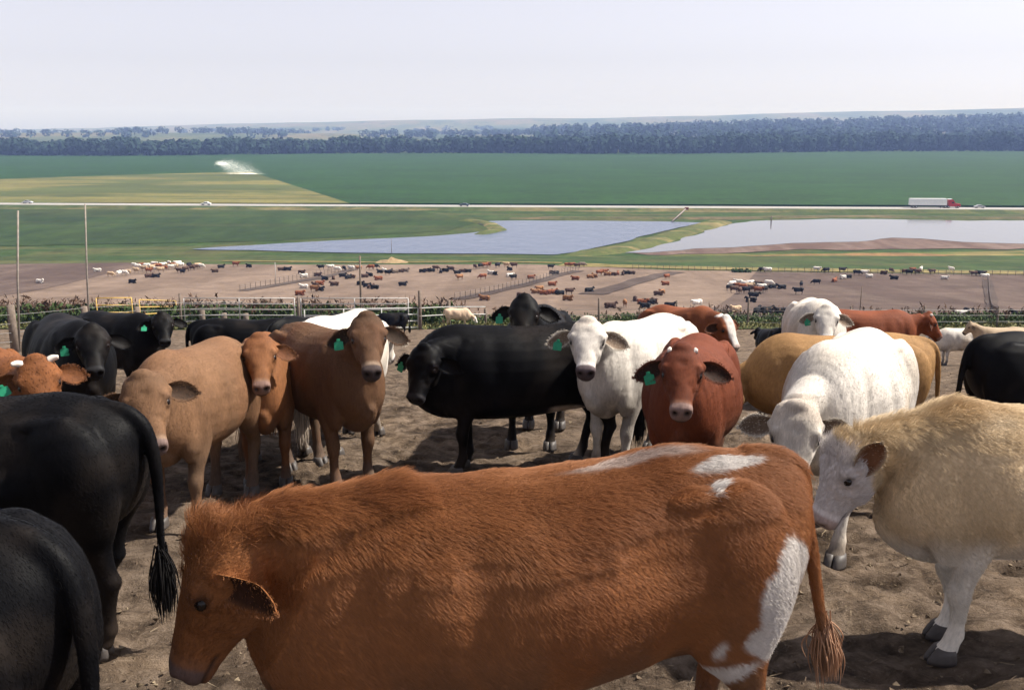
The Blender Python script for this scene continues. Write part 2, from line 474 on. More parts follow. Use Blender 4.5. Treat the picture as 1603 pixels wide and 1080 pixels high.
    for ei, sg in enumerate((1, -1)):
        back, droop = ear[ei][:2]
        eup = ear[ei][2] if len(ear[ei]) > 2 else 0
        if not eup: back, droop = back + .05 + .3 * rg0.random(), droop + .22 * rg0.random()
        ax = unit(hw_ * sg * (1.0 - .55 * eup) - hd * (.0 - droop + .9 * eup) - hu * (.12 + back))
        face = unit(hu * .92 * (1 - .8 * eup) + hd * .30 + hw_ * sg * (.15 + .9 * eup))
        face = unit(face - ax * np.dot(face, ax))
        side = np.cross(ax, face)
        base = H(.082, sg * .128, -.012)
        Lr, Wd = .222 * HS, .062 * HS
        ns, ntt = 13, 11
        off = len(EV)
        grid = {}
        for layer in (0, 1):
            for i in range(ns):
                si = i / (ns - 1)
                wdt = Wd * (0.34 + .74 * math.sin(math.pi * min(1, si * .86 + .06)) ** .9) * math.sqrt(max(0, 1 - si ** 6)) + .0008
                for j in range(ntt):
                    tj = -1 + 2 * j / (ntt - 1)
                    ang = tj * (1.25 - .70 * min(1, si * 1.6))
                    rad = wdt / max(.45, math.sin(1.25 - .70 * min(1, si * 1.6)))
                    pz = rad * (1 - math.cos(ang)) - rad * .25
                    pos = base + ax * (si * Lr - .02) + side * rad * math.sin(ang) + face * (pz - .05 * HS * si * si * .4)
                    pos = pos - face * (.007 if layer else 0) * (1 - abs(tj) ** 6)
                    grid[layer, i, j] = len(EV); EV.append(pos); EC.append((si, abs(tj), layer))
        for i in range(ns - 1):
            for j in range(ntt - 1):
                a, b, c, d = grid[0, i, j], grid[0, i + 1, j], grid[0, i + 1, j + 1], grid[0, i, j + 1]
                EF.append((a, b, c, d) if sg > 0 else (d, c, b, a))
                a, b, c, d = grid[1, i, j], grid[1, i + 1, j], grid[1, i + 1, j + 1], grid[1, i, j + 1]
                EF.append((d, c, b, a) if sg > 0 else (a, b, c, d))
            for j in (0, ntt - 1):
                EF.append((grid[0, i, j], grid[1, i, j], grid[1, i + 1, j], grid[0, i + 1, j]))
        for j in range(ntt - 1):
            EF.append((grid[0, ns - 1, j], grid[0, ns - 1, j + 1], grid[1, ns - 1, j + 1], grid[1, ns - 1, j]))
        ear_pts.append((base + ax * .095 * HS, ax, face, side))
    # pigment, nostrils and mouth darkened
    loc = dict(co=co, A=A, B=B, C=C, inh=inh, nost=nost, mouth=mouth, n=n, long=long)
    colr = coat(loc)
    base_c, inner_c, rim_c = coat.base, coat.ear_in, coat.ear_rim
    ecol = np.zeros((len(EV), 3))
    for i, (si, tj, layer) in enumerate(EC):
        c = np.array(coat.ear_out)
        if layer == 0: c = np.array(inner_c) * (1 - ss(.72, .98, tj)) + np.array(rim_c) * ss(.72, .98, tj)
        ecol[i] = c * (.85 + .3 * random.random())
    # assemble final mesh
    nf = len(me.polygons)
    lt = np.zeros(nf, int); me.polygons.foreach_get('loop_total', lt)
    li = np.zeros(len(me.loops), int); me.loops.foreach_get('vertex_index', li)
    faces = np.split(li, np.cumsum(lt)[:-1])
    bpy.data.meshes.remove(me)
    V = np.concatenate([co, np.array(EV)])
    ef = np.array(EF) + n
    me = bpy.data.meshes.new('body')
    tot = len(li) + ef.size
    me.vertices.add(len(V)); me.vertices.foreach_set('co', V.ravel())
    me.loops.add(tot); me.loops.foreach_set('vertex_index', np.concatenate([li, ef.ravel()]))
    me.polygons.add(nf + len(ef))
    lt2 = np.concatenate([lt, np.full(len(ef), 4)])
    me.polygons.foreach_set('loop_start', np.concatenate([[0], np.cumsum(lt2)[:-1]]))
    me.polygons.foreach_set('use_smooth', np.ones(nf + len(ef), bool))
    at = me.attributes.new('coat', 'FLOAT_COLOR', 'POINT')
    cc = np.ones((len(V), 4)); cc[:n, :3] = colr; cc[n:, :3] = ecol
    at.data.foreach_set('color', np.clip(cc, 0, 1).ravel())
    me.update(calc_edges=True); me.validate()
    me.materials.append(M['coat_black'] if black else M['coat'])
    mesh_obj('body', None, None, mesh=me, parent=root)
    # eyes, tag, horns, hoofs
    if eyes:
        for sg in (-1, 1):
            e = mesh_obj('eye', None, None, mesh=EYE, parent=root); e.location = H(.183, sg * .1035, .018); e.scale = (HS,) * 3
    if tag_on:
        bs, ax, fc, sd = ear_pts[1]
        dn = unit(hd * .6 + np.array([0, 0, -1.]) + rg0.normal(0, .22, 3))
        nn = unit(fc - dn * np.dot(fc, dn)); lt_ = np.cross(dn, nn)
        t = mesh_obj('ear_tag', None, None, mesh=TAG, parent=root)
        Mx = Matrix.Identity(4)
        for k, v in enumerate((lt_, nn, -dn)):
            for j in range(3): Mx[j][k] = v[j] * HS
        pos = bs + nn * .016 + dn * .03
        for j in range(3): Mx[j][3] = pos[j]
        t.matrix_local = Mx
    if horns:
        for sg in (-1, 1):
            m2 = MB()
            L_ = horns
            P = [H(.0, sg * .07, .06), H(-.01, sg * (.075 + .5 * L_), .065 + .1 * L_), H(-.0, sg * (.085 + 1.0 * L_), .07 + .35 * L_)]
            rw = interp_rows([list(P[0]) + [.026], list(P[1]) + [.024], list(P[2]) + [.013]], 7)
            rg = [ring(v[:3], hd, hu, v[3], v[3], v[3], 1) for v in rw]
            loft(m2, rg); m2.build('horn', M['horn'], root, True)
    for (fx, fy, zf) in hoofs:
        o = mesh_obj('hoof', None, None, mesh=HOOF, parent=root); o.location = (fx + .012, fy, zf - .004)
    # hair
    def curves(nm, P, colors, rad, npt):
        hc = bpy.data.hair_curves.new(nm)
        N = len(P) // npt
        hc.add_curves([npt] * N)
        hc.attributes['position'].data.foreach_set('vector', P.astype(np.float32).ravel())
        ra = hc.attributes.get('radius') or hc.attributes.new('radius', 'FLOAT', 'POINT')
        ra.data.foreach_set('value', rad.astype(np.float32))
        ca = hc.attributes.new('coat', 'FLOAT_COLOR', 'CURVE')
        ca.data.foreach_set('color', np.concatenate([colors, np.ones((N, 1))], 1).astype(np.float32).ravel())
        hc.materials.append(M['hair_black'] if black else M['hair'])
        o = bpy.data.objects.new(nm, hc); COL.objects.link(o); o.parent = root
        return o
    rg_ = np.random.default_rng(int(abs(X * 1000)) + 5)
    # tail switch
    N = 420
    st = tail_end + rg_.normal(0, .012, (N, 3)) + np.array([0, 0, .07]) * rg_.random((N, 1))
    P = np.zeros((N, 4, 3)); Ls = tz * (.55 + .45 * rg_.random((N, 1)))
    dr = rg_.normal(0, .045, (N, 3)); dr[:, 2] = 0
    for k in range(4):
        f = k / 3
        P[:, k] = st + np.array([-tx * .25 * f, tl * .12 * f, 0]) + dr * math.sin(f * 2.2) * .55 - np.array([0, 0, 1.]) * Ls * f * .95
    tc = np.array(coat.switch)[None] * (.6 + .8 * rg_.random((N, 1)))
    curves('tail_switch', P.reshape(-1, 3), np.clip(tc, 0, 1), np.tile([.0026, .0028, .0024, .0008], N), 4)
    # ear fringe
    EVn = np.array(EV); ECn = np.array(EC)
    N = 1100
    sel = np.nonzero((ECn[:, 2] == 0) & (ECn[:, 0] > .12))[0]
    wgt = .25 + 2.2 * ss(.6, .95, ECn[sel, 1]) + 1.2 * ss(.75, 1, ECn[sel, 0])
    ii = rg_.choice(sel, N, p=wgt / wgt.sum())
    half = (ii >= len(EVn) // 2).astype(int)
    axs = np.array([e_[1] for e_ in ear_pts])[half]; fcs = np.array([e_[2] for e_ in ear_pts])[half]; sds = np.array([e_[3] for e_ in ear_pts])[half]; bss = np.array([e_[0] for e_ in ear_pts])[half]
    p0 = EVn[ii] + rg_.normal(0, .004, (N, 3))
    out = ((p0 - bss) * sds).sum(1)[:, None] * sds
    out = out / (np.linalg.norm(out, axis=1)[:, None] + 1e-6)
    d0 = axs * .8 + out * .55 * (ECn[ii, 1][:, None] > .6) + fcs * .35 + rg_.normal(0, .22, (N, 3)); d0 /= np.linalg.norm(d0, axis=1)[:, None]
    Ln = (.005 + .008 * rg_.random((N, 1))) * HS
    P = np.stack([p0, p0 + d0 * Ln * .5, p0 + d0 * Ln + np.array([0, 0, -.2]) * Ln * .4], 1)
    tc = np.array(rim_c)[None] * (.55 + .6 * rg_.random((N, 1)))
    if vox < .024: curves('ear_hair', P.reshape(-1, 3), np.clip(tc, 0, 1), np.tile([.0009, .0008, .0003], N), 3)
    if hair:
        tri = np.concatenate([f[:3][None] if len(f) == 3 else np.stack([f[:3], f[[0, 2, 3]]]) for f in faces[:]])
        a, b, c = co[tri[:, 0]], co[tri[:, 1]], co[tri[:, 2]]
        cr = np.cross(b - a, c - a); ar = np.linalg.norm(cr, axis=1)
        cen = (a + b + c) / 3
        ok = (nost[tri[:, 0]] < .1) & (cen[:, 2] > .25)
        ok &= ~(inh[tri[:, 0]] & (A[tri[:, 0]] > .42))
        wgt = ar * ok
        if mane: wgt = wgt * (1 + mane * ss(1.1, 1.3, cen[:, 2]))
        idx = rg_.choice(len(tri), hair, p=wgt / wgt.sum())
        u = rg_.random((hair, 1)); v = rg_.random((hair, 1)); fl = (u + v) > 1; u = np.where(fl, 1 - u, u); v = np.where(fl, 1 - v, v)
        p0 = a[idx] + u * (b[idx] - a[idx]) + v * (c[idx] - a[idx])
        nn = cr[idx] / (ar[idx][:, None] + 1e-12)
        hh = inh[tri[idx, 0]]
        flow = np.where(hh[:, None], -hd[None] * .7 + np.array([0, 0, -.3]), np.array([-1.0, 0, -.75])[None])
        sw = np.stack([fbm(p0 * 5.5 + 11 * k, 2) - .5 for k in range(3)], 1)
        flow = flow + sw * .7 + rg_.normal(0, .15, (hair, 3))
        flow = flow - nn * (flow * nn).sum(1)[:, None]
        flow /= np.linalg.norm(flow, axis=1)[:, None] + 1e-9
        lf = hair_lift * (.6 + .8 * rg_.random((hair, 1)))
        L_ = hair_len * (.6 + .8 * rg_.random((hair, 1)))
        if mane:
            tp = ((nn[:, 2:3] > .45) & (p0[:, 2:3] > poll[2] - .12)) | (hh[:, None] & (A[tri[idx, 0]][:, None] < .10) & (nn @ hu > .3)[:, None])
            tp = tp * (fbm(p0 * 9, 2)[:, None] * 1.4)
            crest = (nn[:, 2:3] > .3) * ss(.30, .5, p0[:, 0:1] / long) * (np.abs(p0[:, 1:2]) < .13) * (fbm(p0 * 14 + 5, 2)[:, None] * 1.5)
            lf = lf + tp * .5 + crest * .5; L_ = L_ * (1 + .8 * tp + 1.4 * crest)
        P = np.zeros((hair, 3, 3))
        d0 = flow + nn * lf * 1.6; d0 /= np.linalg.norm(d0, axis=1)[:, None]
        d1 = flow + nn * lf * .5 + np.array([0, 0, -.15]); d1 /= np.linalg.norm(d1, axis=1)[:, None]
        P[:, 0] = p0 - nn * .001; P[:, 1] = p0 + d0 * L_ * .5; P[:, 2] = P[:, 1] + d1 * L_ * .5
        hc = colr[tri[idx, 0]] * (.82 + .36 * rg_.random((hair, 1)))
        curves('coat_hair', P.reshape(-1, 3), np.clip(hc, 0, 1), np.tile([hair_r, hair_r * .85, hair_r * .2], hair), 3)
    tag(root, label, cat, group)
    return root

# shared small parts: eye, hoof, ear tag
def _sphere(name, r, mat, nu=12, nv=8):
    V, Fc = [(0, 0, r)], []
    for i in range(1, nv):
        for j in range(nu):
            a, b = math.pi * i / nv, 2 * math.pi * j / nu
            V.append((r * math.sin(a) * math.cos(b), r * math.sin(a) * math.sin(b), r * math.cos(a)))
    V.append((0, 0, -r))
    for j in range(nu): Fc.append((0, 1 + j, 1 + (j + 1) % nu))
    for i in range(nv - 2):
        for j in range(nu):
            a = 1 + i * nu
            Fc.append((a + j, a + nu + j, a + nu + (j + 1) % nu, a + (j + 1) % nu))
    l = 1 + (nv - 2) * nu
    for j in range(nu): Fc.append((l + j, len(V) - 1, l + (j + 1) % nu))
    me = bpy.data.meshes.new(name); me.from_pydata(V, [], Fc); me.materials.append(mat)
    me.polygons.foreach_set('use_smooth', [True] * len(Fc)); return me
EYE = _sphere('eye', .026, M['eye'])
def _hoof():
    m = MB()
    for sg in (-1, 1):
        rows = [(-.045, 0, .028, .0), (-.052, 0, .03, .03), (-.05, 0, .027, .075)]
        rg = []
        for z, fr, hw, bk in ((0.0, .085, .032, -.06), (.02, .082, .032, -.062), (.05, .062, .03, -.058), (.078, .04, .026, -.05)):
            cx, rx = (fr + bk) / 2, (fr - bk) / 2
            pts = np.stack([cx + rx * np.sign(_c) * np.abs(_c) ** .9, sg * (.033) + hw * np.sign(_s) * np.abs(_s) ** .9 - sg * .012 * np.clip(_c, 0, 1), np.full(RN, z)], 1)
            rg.append(pts)
        loft(m, rg)
    me = bpy.data.meshes.new('hoof'); me.from_pydata(m.V, [], m.F); me.materials.append(M['hoof'])
    me.polygons.foreach_set('use_smooth', [True] * len(m.F)); return me
HOOF = _hoof()
def _tag():
    pts = [(-.012, .03), (.012, .03), (.014, .012), (.034, .004), (.036, -.05), (.03, -.056), (-.03, -.056), (-.036, -.05), (-.034, .004), (-.014, .012)]
    V = [(x, .0015, z) for x, z in pts] + [(x, -.0015, z) for x, z in pts]
    n = len(pts)
    Fc = [tuple(range(n - 1, -1, -1)), tuple(range(n, 2 * n))] + [(i, (i + 1) % n, n + (i + 1) % n, n + i) for i in range(n)]
    m = MB().add(V, Fc); m.tube([(0, -.006, .022), (0, .008, .022)], .009, 8)
    me = bpy.data.meshes.new('ear_tag'); me.from_pydata(m.V, [], m.F); me.materials.append(M['tag']); return me
TAG = _tag()

# coat patterns: pigment, with nostril dents and mouth groove darkened
class Coat:
    def __init__(s, base, muzzle=(.05, .04, .042), ring=None, belly=None, dark=None, ear_in=None, ear_rim=None, ear_out=None, switch=None, face=None, extra=None, legs=None, legs_z=.5, poll_dark=None, dust=0, dirty=1.5):
        s.dirty = dirty
        s.base = base; s.muzzle = muzzle; s.ring = ring; s.belly = belly; s.dark = dark; s.face = face; s.extra = extra; s.legs = legs; s.legs_z = legs_z; s.dust = dust
        s.ear_out = ear_out or base; s.ear_in = ear_in or tuple(v * .45 for v in base); s.ear_rim = ear_rim or base; s.switch = switch or base; s.poll_dark = poll_dark
    def __call__(s, L):
        co, A, B, C, inh, n = L['co'], L['A'], L['B'], L['C'], L['inh'], L['n']
        col = np.tile(np.array(s.base), (n, 1))
        nz = fbm(co * 4.0 + 3, 3)
        def put(mask, c):
            nonlocal col
            col = col * (1 - mask[:, None]) + np.array(c)[None] * mask[:, None]
        col = col * (.86 + .28 * nz)[:, None]
        if s.dark: put(s.dark[1] * ss(.45, .7, fbm(co * 2.3 + 9, 2)), s.dark[0])
        if s.legs: put(ss(s.legs_z + .1, s.legs_z - .1, co[:, 2] + .2 * (nz - .5)) * (1 - inh), s.legs)
        if s.belly: put(ss(.66, .54, co[:, 2] + .15 * (nz - .5)) * ss(.6, .4, np.abs(co[:, 0])), s.belly)
        if s.dust: put(s.dust * ss(.5, .72, fbm(co * 3.7 + 21, 3)), (.16, .12, .09))
        put(s.dirty * .55 * ss(.34, .10, co[:, 2] + .25 * (fbm(co * 6 + 2, 2) - .5)) * (1 - inh), (.085, .06, .045))
        put(np.clip(s.dirty * .35, 0, .6) * ss(.5, .66, fbm(co * np.array([5., 5., 2.6]) + 31, 3)) * ss(.95, .55, co[:, 2]) * (1 - inh), (.11, .075, .05))
        if s.poll_dark: put(inh * ss(.12, .02, A) * ss(-.05, .05, C) * .8, s.poll_dark)
        if s.extra: col = s.extra(L, col, nz)
        if s.ring: put(inh * ss(.395, .43, A + .07 * (nz - .5)) * .8, s.ring)
        put(inh * .3 * ss(.42, .62, fbm(np.stack([A * 9, B * 12, C * 9], 1) + co[:1] * 3, 3)), tuple(v * .55 for v in s.base))
        if s.face: put(inh * s.face[1](A, B, C, nz), s.face[0])
        put(inh * ss(.435, .455, A + .25 * (np.abs(B) < .0)) * ss(-.088, -.07, C + .02 * (nz - .5)) * .95, s.muzzle)
        for sg in (-1, 1):
            put(inh * np.exp(-(((A - .172) ** 2 + (C - .026) ** 2 + (np.abs(B) - .115) ** 2) / .03 ** 2)) * .55, (.03, .02, .018))
        put(np.clip(L['nost'] * 1.4, 0, 1), (.006, .004, .004))
        put(L['mouth'] * .8, (.02, .014, .012))
        return np.clip(col, 0, 1)

BLACK = dict(base=(.0032, .0032, .0042), muzzle=(.02, .02, .022), ear_in=(.006, .005, .005), switch=(.012, .011, .011), dust=.06, dirty=.22)
def black_coat(**k): d = dict(BLACK); d.update(k); return Coat(**d)
WHITE = dict(base=(.635, .585, .525), muzzle=(.10, .07, .075), ring=(.80, .74, .70), ear_in=(.17, .12, .085), ear_rim=(.74, .66, .55), switch=(.7, .6, .5), dark=((.50, .40, .29), .5))
def white_coat(**k): d = dict(WHITE); d.update(k); return Coat(**d)

# ================ SCENE
# ------------------------------------------------------------------ setting: terrain
def grid_obj(name, XX, YY, ZZ, mat, smooth=True):
    r, c = XX.shape
    V = np.stack([XX, YY, ZZ], -1).reshape(-1, 3)
    i = np.arange(r - 1)[:, None] * c + np.arange(c - 1)[None]
    Fc = np.stack([i, i + 1, i + c + 1, i + c], -1).reshape(-1, 4)
    me = bpy.data.meshes.new(name)
    me.vertices.add(len(V)); me.vertices.foreach_set('co', V.ravel())
    me.loops.add(Fc.size); me.loops.foreach_set('vertex_index', Fc.ravel())
    me.polygons.add(len(Fc)); me.polygons.foreach_set('loop_start', np.arange(len(Fc)) * 4)
    me.polygons.foreach_set('use_smooth', np.full(len(Fc), smooth))
    me.update(calc_edges=True)
    me.materials.append(mat)
    return mesh_obj(name, None, None, mesh=me)
def poly_obj(name, pts, z, mat, th=0):
    n = len(pts)
    V = [(p[0], p[1], z) for p in pts]
    area = sum(pts[i][0] * pts[(i + 1) % n][1] - pts[(i + 1) % n][0] * pts[i][1] for i in range(n))
    top = tuple(range(n)) if area > 0 else tuple(range(n - 1, -1, -1))
    Fc = [top]
    if th:
        V += [(p[0], p[1], z - th) for p in pts]
        for i in range(n):
            f = (i, (i + 1) % n, n + (i + 1) % n, n + i)
            Fc.append(f[::-1] if area > 0 else f)
    return mesh_obj(name, V, Fc, mat)

def mat_dirt():
    t = NT('trampled feedlot dirt')
    v = t.coord('Object')
    big = t.noise(.55, 4, .6, v)
    mid = t.noise(5, 6, .7, v, .3)
    fine = t.noise(42, 5, .75, v)
    c = t.ramp(mid, [(.32, (.032, .022, .016)), (.48, (.13, .092, .064)), (.66, (.26, .195, .145))])
    c = t.mix(t.mrange(big, .42, .64, 0, .5), c, (.185, .14, .105))
    chips = t.ramp(fine, [(.56, (0, 0, 0)), (.66, (1, 1, 1))])
    c = t.mix(t.mix(1, chips, (.5,) * 3, 'MULTIPLY'), c, (.33, .26, .19))
    dk = t.ramp(t.noise(1.7, 5, .7, v, .5), [(.36, (.42, .40, .38)), (.54, (1, 1, 1)), (.68, (1.15, 1.12, 1.05))])
    c = t.mix(1, c, dk, 'MULTIPLY')
    t.set(c, .95, .1)
    h = t.mix(.5, mid, fine)
    t.bump(h, 1.0, .09)
    return t.m
def mat_grass(name, a, b, straw, sc=.05, straw_amt=.5):
    t = NT(name)
    v = t.coord('Object', (1, .45, 1)); vb = t.coord('Object', (.35, 1.5, 1))
    n1 = t.noise(sc, 6, .7, vb, .3); n2 = t.noise(sc * 8, 6, .8, v); n3 = t.noise(sc * .45, 4, .6, v, .6)
    c = t.mix(t.mrange(n2, .3, .7, 0, 1), a, b)
    c = t.mix(t.mrange(n1, .5, .6, 0, straw_amt), c, straw)
    c = t.mix(t.mrange(n3, .5, .66, 0, straw_amt * .7), c, tuple(v_ * .8 for v_ in straw))
    c = t.mix(1, c, t.ramp(t.noise(sc * 2.2, 4, .7, v), [(.3, (.7,) * 3), (.7, (1.3,) * 3)]), 'MULTIPLY')
    t.set(c, .9, .15); t.bump(n2, .6, .5)
    return t.m
def mat_pen(name, a, b, c3):
    t = NT(name)
    v = t.coord('Object', (1, 1, 1), (0, 0, .5))
    n1 = t.noise(.05, 6, .65, t.coord('Object', (1.6, .22, 1), (0, 0, -.55)), .5); n2 = t.noise(.7, 6, .75, v); n3 = t.noise(.11, 5, .7, v, .4)
    c = t.mix(t.mrange(n1, .43, .57, 0, 1), a, b)
    c = t.mix(t.mrange(n2, .42, .7, 0, .6), c, c3)
    c = t.mix(1, c, t.ramp(n3, [(.3, (.72,) * 3), (.7, (1.22,) * 3)]), 'MULTIPLY')
    t.set(c, .95, .1); t.bump(n2, .7, .4)
    return t.m
M['dirt'] = mat_dirt()
M['grass'] = mat_grass('valley grass', (0.0184, 0.0395, 0.0095), (0.0395, 0.0711, 0.0158), (0.1054, 0.0896, 0.0369))
M['terrain_grass'] = mat_grass('slope grass', (0.0390, 0.0553, 0.0163), (0.0650, 0.0780, 0.0260), (0.1300, 0.1105, 0.0585), .12, .6)
M['pen'] = mat_pen('pale pen dirt', *(tuple(v * k for v, k in zip(c, (1.18, 1.16, 1.08))) for c in ((0.1320, 0.0957, 0.0779), (0.1782, 0.1320, 0.1089), (0.0990, 0.0726, 0.0594))))
M['pen_dark'] = mat_pen('dark pen dirt', (0.0899, 0.0620, 0.0527), (0.1240, 0.0899, 0.0744), (0.0713, 0.0527, 0.0434))
M['track'] = mat_pen('worn dark track', (0.0682, 0.0496, 0.0434), (0.0930, 0.0713, 0.0620), (0.0620, 0.0465, 0.0372))
M['mud'] = mat_pen('pond mud', (0.1190, 0.0770, 0.0630), (0.1750, 0.1260, 0.1050), (0.0840, 0.0595, 0.0490))

# base sheet from behind the yard fence to the horizon
ys = np.concatenate([np.linspace(60, 300, 121), np.linspace(310, 1400, 40), np.linspace(1500, 7900, 20)])
xs = np.concatenate([np.linspace(-11000, -320, 24), np.linspace(-300, 300, 151), np.linspace(320, 11000, 24)])
XX, YY = np.meshgrid(xs, ys)
ZZ = ground(XX, YY) - .02
tag(grid_obj('ground', XX, YY, ZZ, M['grass']), kind='structure')
# verge on the slope between yard and pens
ys = np.linspace(60.5, 100, 60); xs = np.linspace(-130, 130, 131)
XX, YY = np.meshgrid(xs, ys)
tag(grid_obj('grass_verge', XX, YY, ground(XX, YY) + .04, M['terrain_grass']), kind='structure')
# yard
def graded(a, b, fine0, fine1, d, g):
    v = [fine0]
    while v[-1] < fine1: v.append(v[-1] + d)
    st = d
    while v[-1] < b: st *= g; v.append(v[-1] + st)
    st = d; u = [fine0]
    while u[-1] > a: st *= g; u.append(u[-1] - st)
    return np.array(u[:0:-1] + v)
ys = graded(-40, 66, 2.2, 12.5, .045, 1.06); xs = graded(-75, 75, -5.5, 5.5, .045, 1.07)
XX, YY = np.meshgrid(xs, ys)
q = np.stack([XX, YY, np.zeros_like(XX)], -1)
near = ss(40, 14, YY) * ss(60, 10, np.abs(XX))
bump = (fbm(q * 1.1, 3) - .5) * .10 + near * ((fbm(q * 6.0 + 4, 4) - .5) * .085 - .035 * ss(.60, .70, vnoise(q * 8.5 + 1.7)))
tag(grid_obj('yard_ground', XX, YY, ground(XX, YY) + bump - .012, M['dirt']), kind='structure')
# clods, chips and straw on the yard
def clods():
    N = 9000
    r = np.random.default_rng(11)
    yy = 2.5 + 22 * r.random(N) ** 1.7; xx = (r.random(N) * 2 - 1) * (1.5 + yy * .62)
    V, Fc = [], []
    tet = np.array([(1, 1, 1), (-1, -1, 1), (-1, 1, -1), (1, -1, -1), (0, 0, 1.2), (.9, -.9, .2)], float)
    zz = ground(xx, yy)
    for i in range(N):
        n = len(V)
        if r.random() < .6:
            sc = .005 + .013 * r.random() ** 3
            M3 = r.normal(size=(3, 3)); qm, _ = np.linalg.qr(M3)
            pts = (tet * (.6 + .6 * r.random((6, 3)))) @ qm.T * sc * np.array([1, 1, .7]) + (xx[i], yy[i], zz[i] + .006)
            V += [tuple(p) for p in pts]
            Fc += [(n, n + 1, n + 2), (n, n + 3, n + 1), (n, n + 2, n + 3), (n + 1, n + 3, n + 2), (n, n + 4, n + 1), (n, n + 5, n + 3), (n + 1, n + 4, n + 2)]
        else:
            a = r.random() * 6.28; L = .01 + .03 * r.random(); w_ = .001 + .0015 * r.random()
            dx, dy = math.cos(a), math.sin(a); z = zz[i] + .012
            V += [(xx[i] - dx * L + dy * w_, yy[i] - dy * L - dx * w_, z), (xx[i] + dx * L + dy * w_, yy[i] + dy * L - dx * w_, z + .01), (xx[i] + dx * L - dy * w_, yy[i] + dy * L + dx * w_, z + .012), (xx[i] - dx * L - dy * w_, yy[i] - dy * L + dx * w_, z + .004)]
            Fc += [(n, n + 1, n + 2, n + 3)]
    t = NT('clods and straw'); v = t.coord('Object')
    t.set(t.ramp(t.noise(9, 4, .7, v), [(.35, (.06, .042, .03)), (.5, (.13, .095, .065)), (.68, (.30, .24, .16))]), .9, .1)
    tag(mesh_obj('dirt_clods', V, Fc, t.m), 'loose dirt clods and straw bits over the trampled yard', 'dirt', kind='stuff')
clods()

# pens on the slope
PF = [(-900, 414), (0, 414), (200, 412), (330, 414), (520, 415), (830, 414), (1050, 423), (1200, 426), (1603, 431), (2600, 436)]
pf = np.array([gpt(a, b)[:2] for a, b in PF])
def pen_sheet(name, x0f, x1f, mat, dz, y0=90, nx=120, ny=110):
    v = np.linspace(0, 1, ny)[:, None]
    u = np.linspace(0, 1, nx)[None]
    XX = x0f(y0) * (1 - u) + x1f(y0) * u + 0 * v
    Ymid = np.interp(XX, pf[:, 0], pf[:, 1])
    YY = y0 + (Ymid - y0) * v
    for _ in range(2):
        XX = x0f(YY) * (1 - u) + x1f(YY) * u
        YY = y0 + (np.interp(XX, pf[:, 0], pf[:, 1]) - y0) * v
    tag(grid_obj(name, XX, YY, ground(XX, YY) + dz, mat), kind='structure')
b0, b1 = gpt(1185, 427), gpt(1075, 495)
def xb(y): return b1[0] + (b0[0] - b1[0]) * (y - b1[1]) / (b0[1] - b1[1])
pen_sheet('pen_ground', lambda y: 0 * y - 190, xb, M['pen'], .06)
pen_sheet('pen_ground', xb, lambda y: 0 * y + 210, M['pen_dark'], .06)
l0, l1 = gpt(215, 416), gpt(60, 455)
pen_sheet('pen_ground', lambda y: 0 * y - 189, lambda y: l1[0] + (l0[0] - l1[0]) * (y - l1[1]) / (l0[1] - l1[1]), M['pen_dark'], .11, y0=128)
def strip(name, pix, wd, mat, dz):
    P = [gpt(*p) for p in pix]
    pts = []
    for a, b in zip(P[:-1], P[1:]):
        for k in range(14): pts.append(a + (b - a) * k / 14)
    pts.append(P[-1]); pts = np.array(pts)
    t = np.gradient(pts[:, :2], axis=0); t /= np.linalg.norm(t, axis=1)[:, None]
    nn = np.stack([-t[:, 1], t[:, 0]], 1)
    wv = wd * (.75 + .5 * vnoise(np.stack([pts[:, 0] * .2, pts[:, 1] * .2, pts[:, 0] * 0], 1)))
    L = pts[:, :2] + nn * wv[:, None] / 2; Rr = pts[:, :2] - nn * wv[:, None] / 2
    XX = np.stack([L[:, 0], pts[:, 0], Rr[:, 0]], 0); YY = np.stack([L[:, 1], pts[:, 1], Rr[:, 1]], 0)
    return tag(grid_obj(name, XX, YY, ground(XX, YY) + dz, mat), kind='structure')
strip('dirt_track', [(380, 456), (505, 435), (560, 420)], 2.6, M['track'], .16)
strip('dirt_track', [(715, 470), (820, 447), (905, 425)], 3.0, M['track'], .16)
strip('dirt_track', [(925, 462), (1000, 440), (1060, 427)], 4.5, M['track'], .16)
strip('dirt_track', [(1545, 440), (1552, 468), (1560, 500)], 1.8, M['track'], .16)

# far hills
RP = [(-1600, 206), (0, 203), (150, 201), (300, 198), (450, 194), (600, 191), (800, 188), (950, 187), (1100, 183), (1250, 180), (1450, 174), (1603, 169), (3200, 160)]
rp = np.array(RP, float)
ys = np.linspace(1550, 7600, 95); us = np.linspace(-1.35, 1.35, 261)
UU, YY = np.meshgrid(us, ys); XX = UU * YY
px = UU / math.cos(TH) * F * .977 + 801.5
zt = (198 - np.interp(px, rp[:, 0], rp[:, 1])) / F * 6000
q = np.stack([XX / 900, YY / 900, np.zeros_like(XX)], -1)
hn = fbm(q, 4) - .5
r1 = np.exp(-((YY - 6000) / 1500) ** 2)
r2 = np.exp(-((YY - 3000) / 700) ** 2)
zz = -37 + r1 * (zt + 37 + hn * 34) + r2 * (14 + 30 * ss(700, 1700, px) + 26 * hn) + 8 * hn * ss(1700, 2400, YY)
zz = np.where(YY < 1700, -37 + (zz + 37) * ss(1550, 1700, YY), zz)
t = NT('far farmland')
v = t.coord('Object', (1, .35, 1))
n1 = t.noise(.0035, 3, .5, v); n2 = t.noise(.02, 5, .7, v)
c = t.ramp(n1, [(.35, (0.0325, 0.0553, 0.0195)), (.5, (0.0845, 0.0975, 0.0390)), (.6, (0.1300, 0.1105, 0.0585)), (.75, (0.0585, 0.0780, 0.0292))])
c = t.mix(t.mrange(n2, .54, .60, 0, .9), c, (.03, .05, .022))
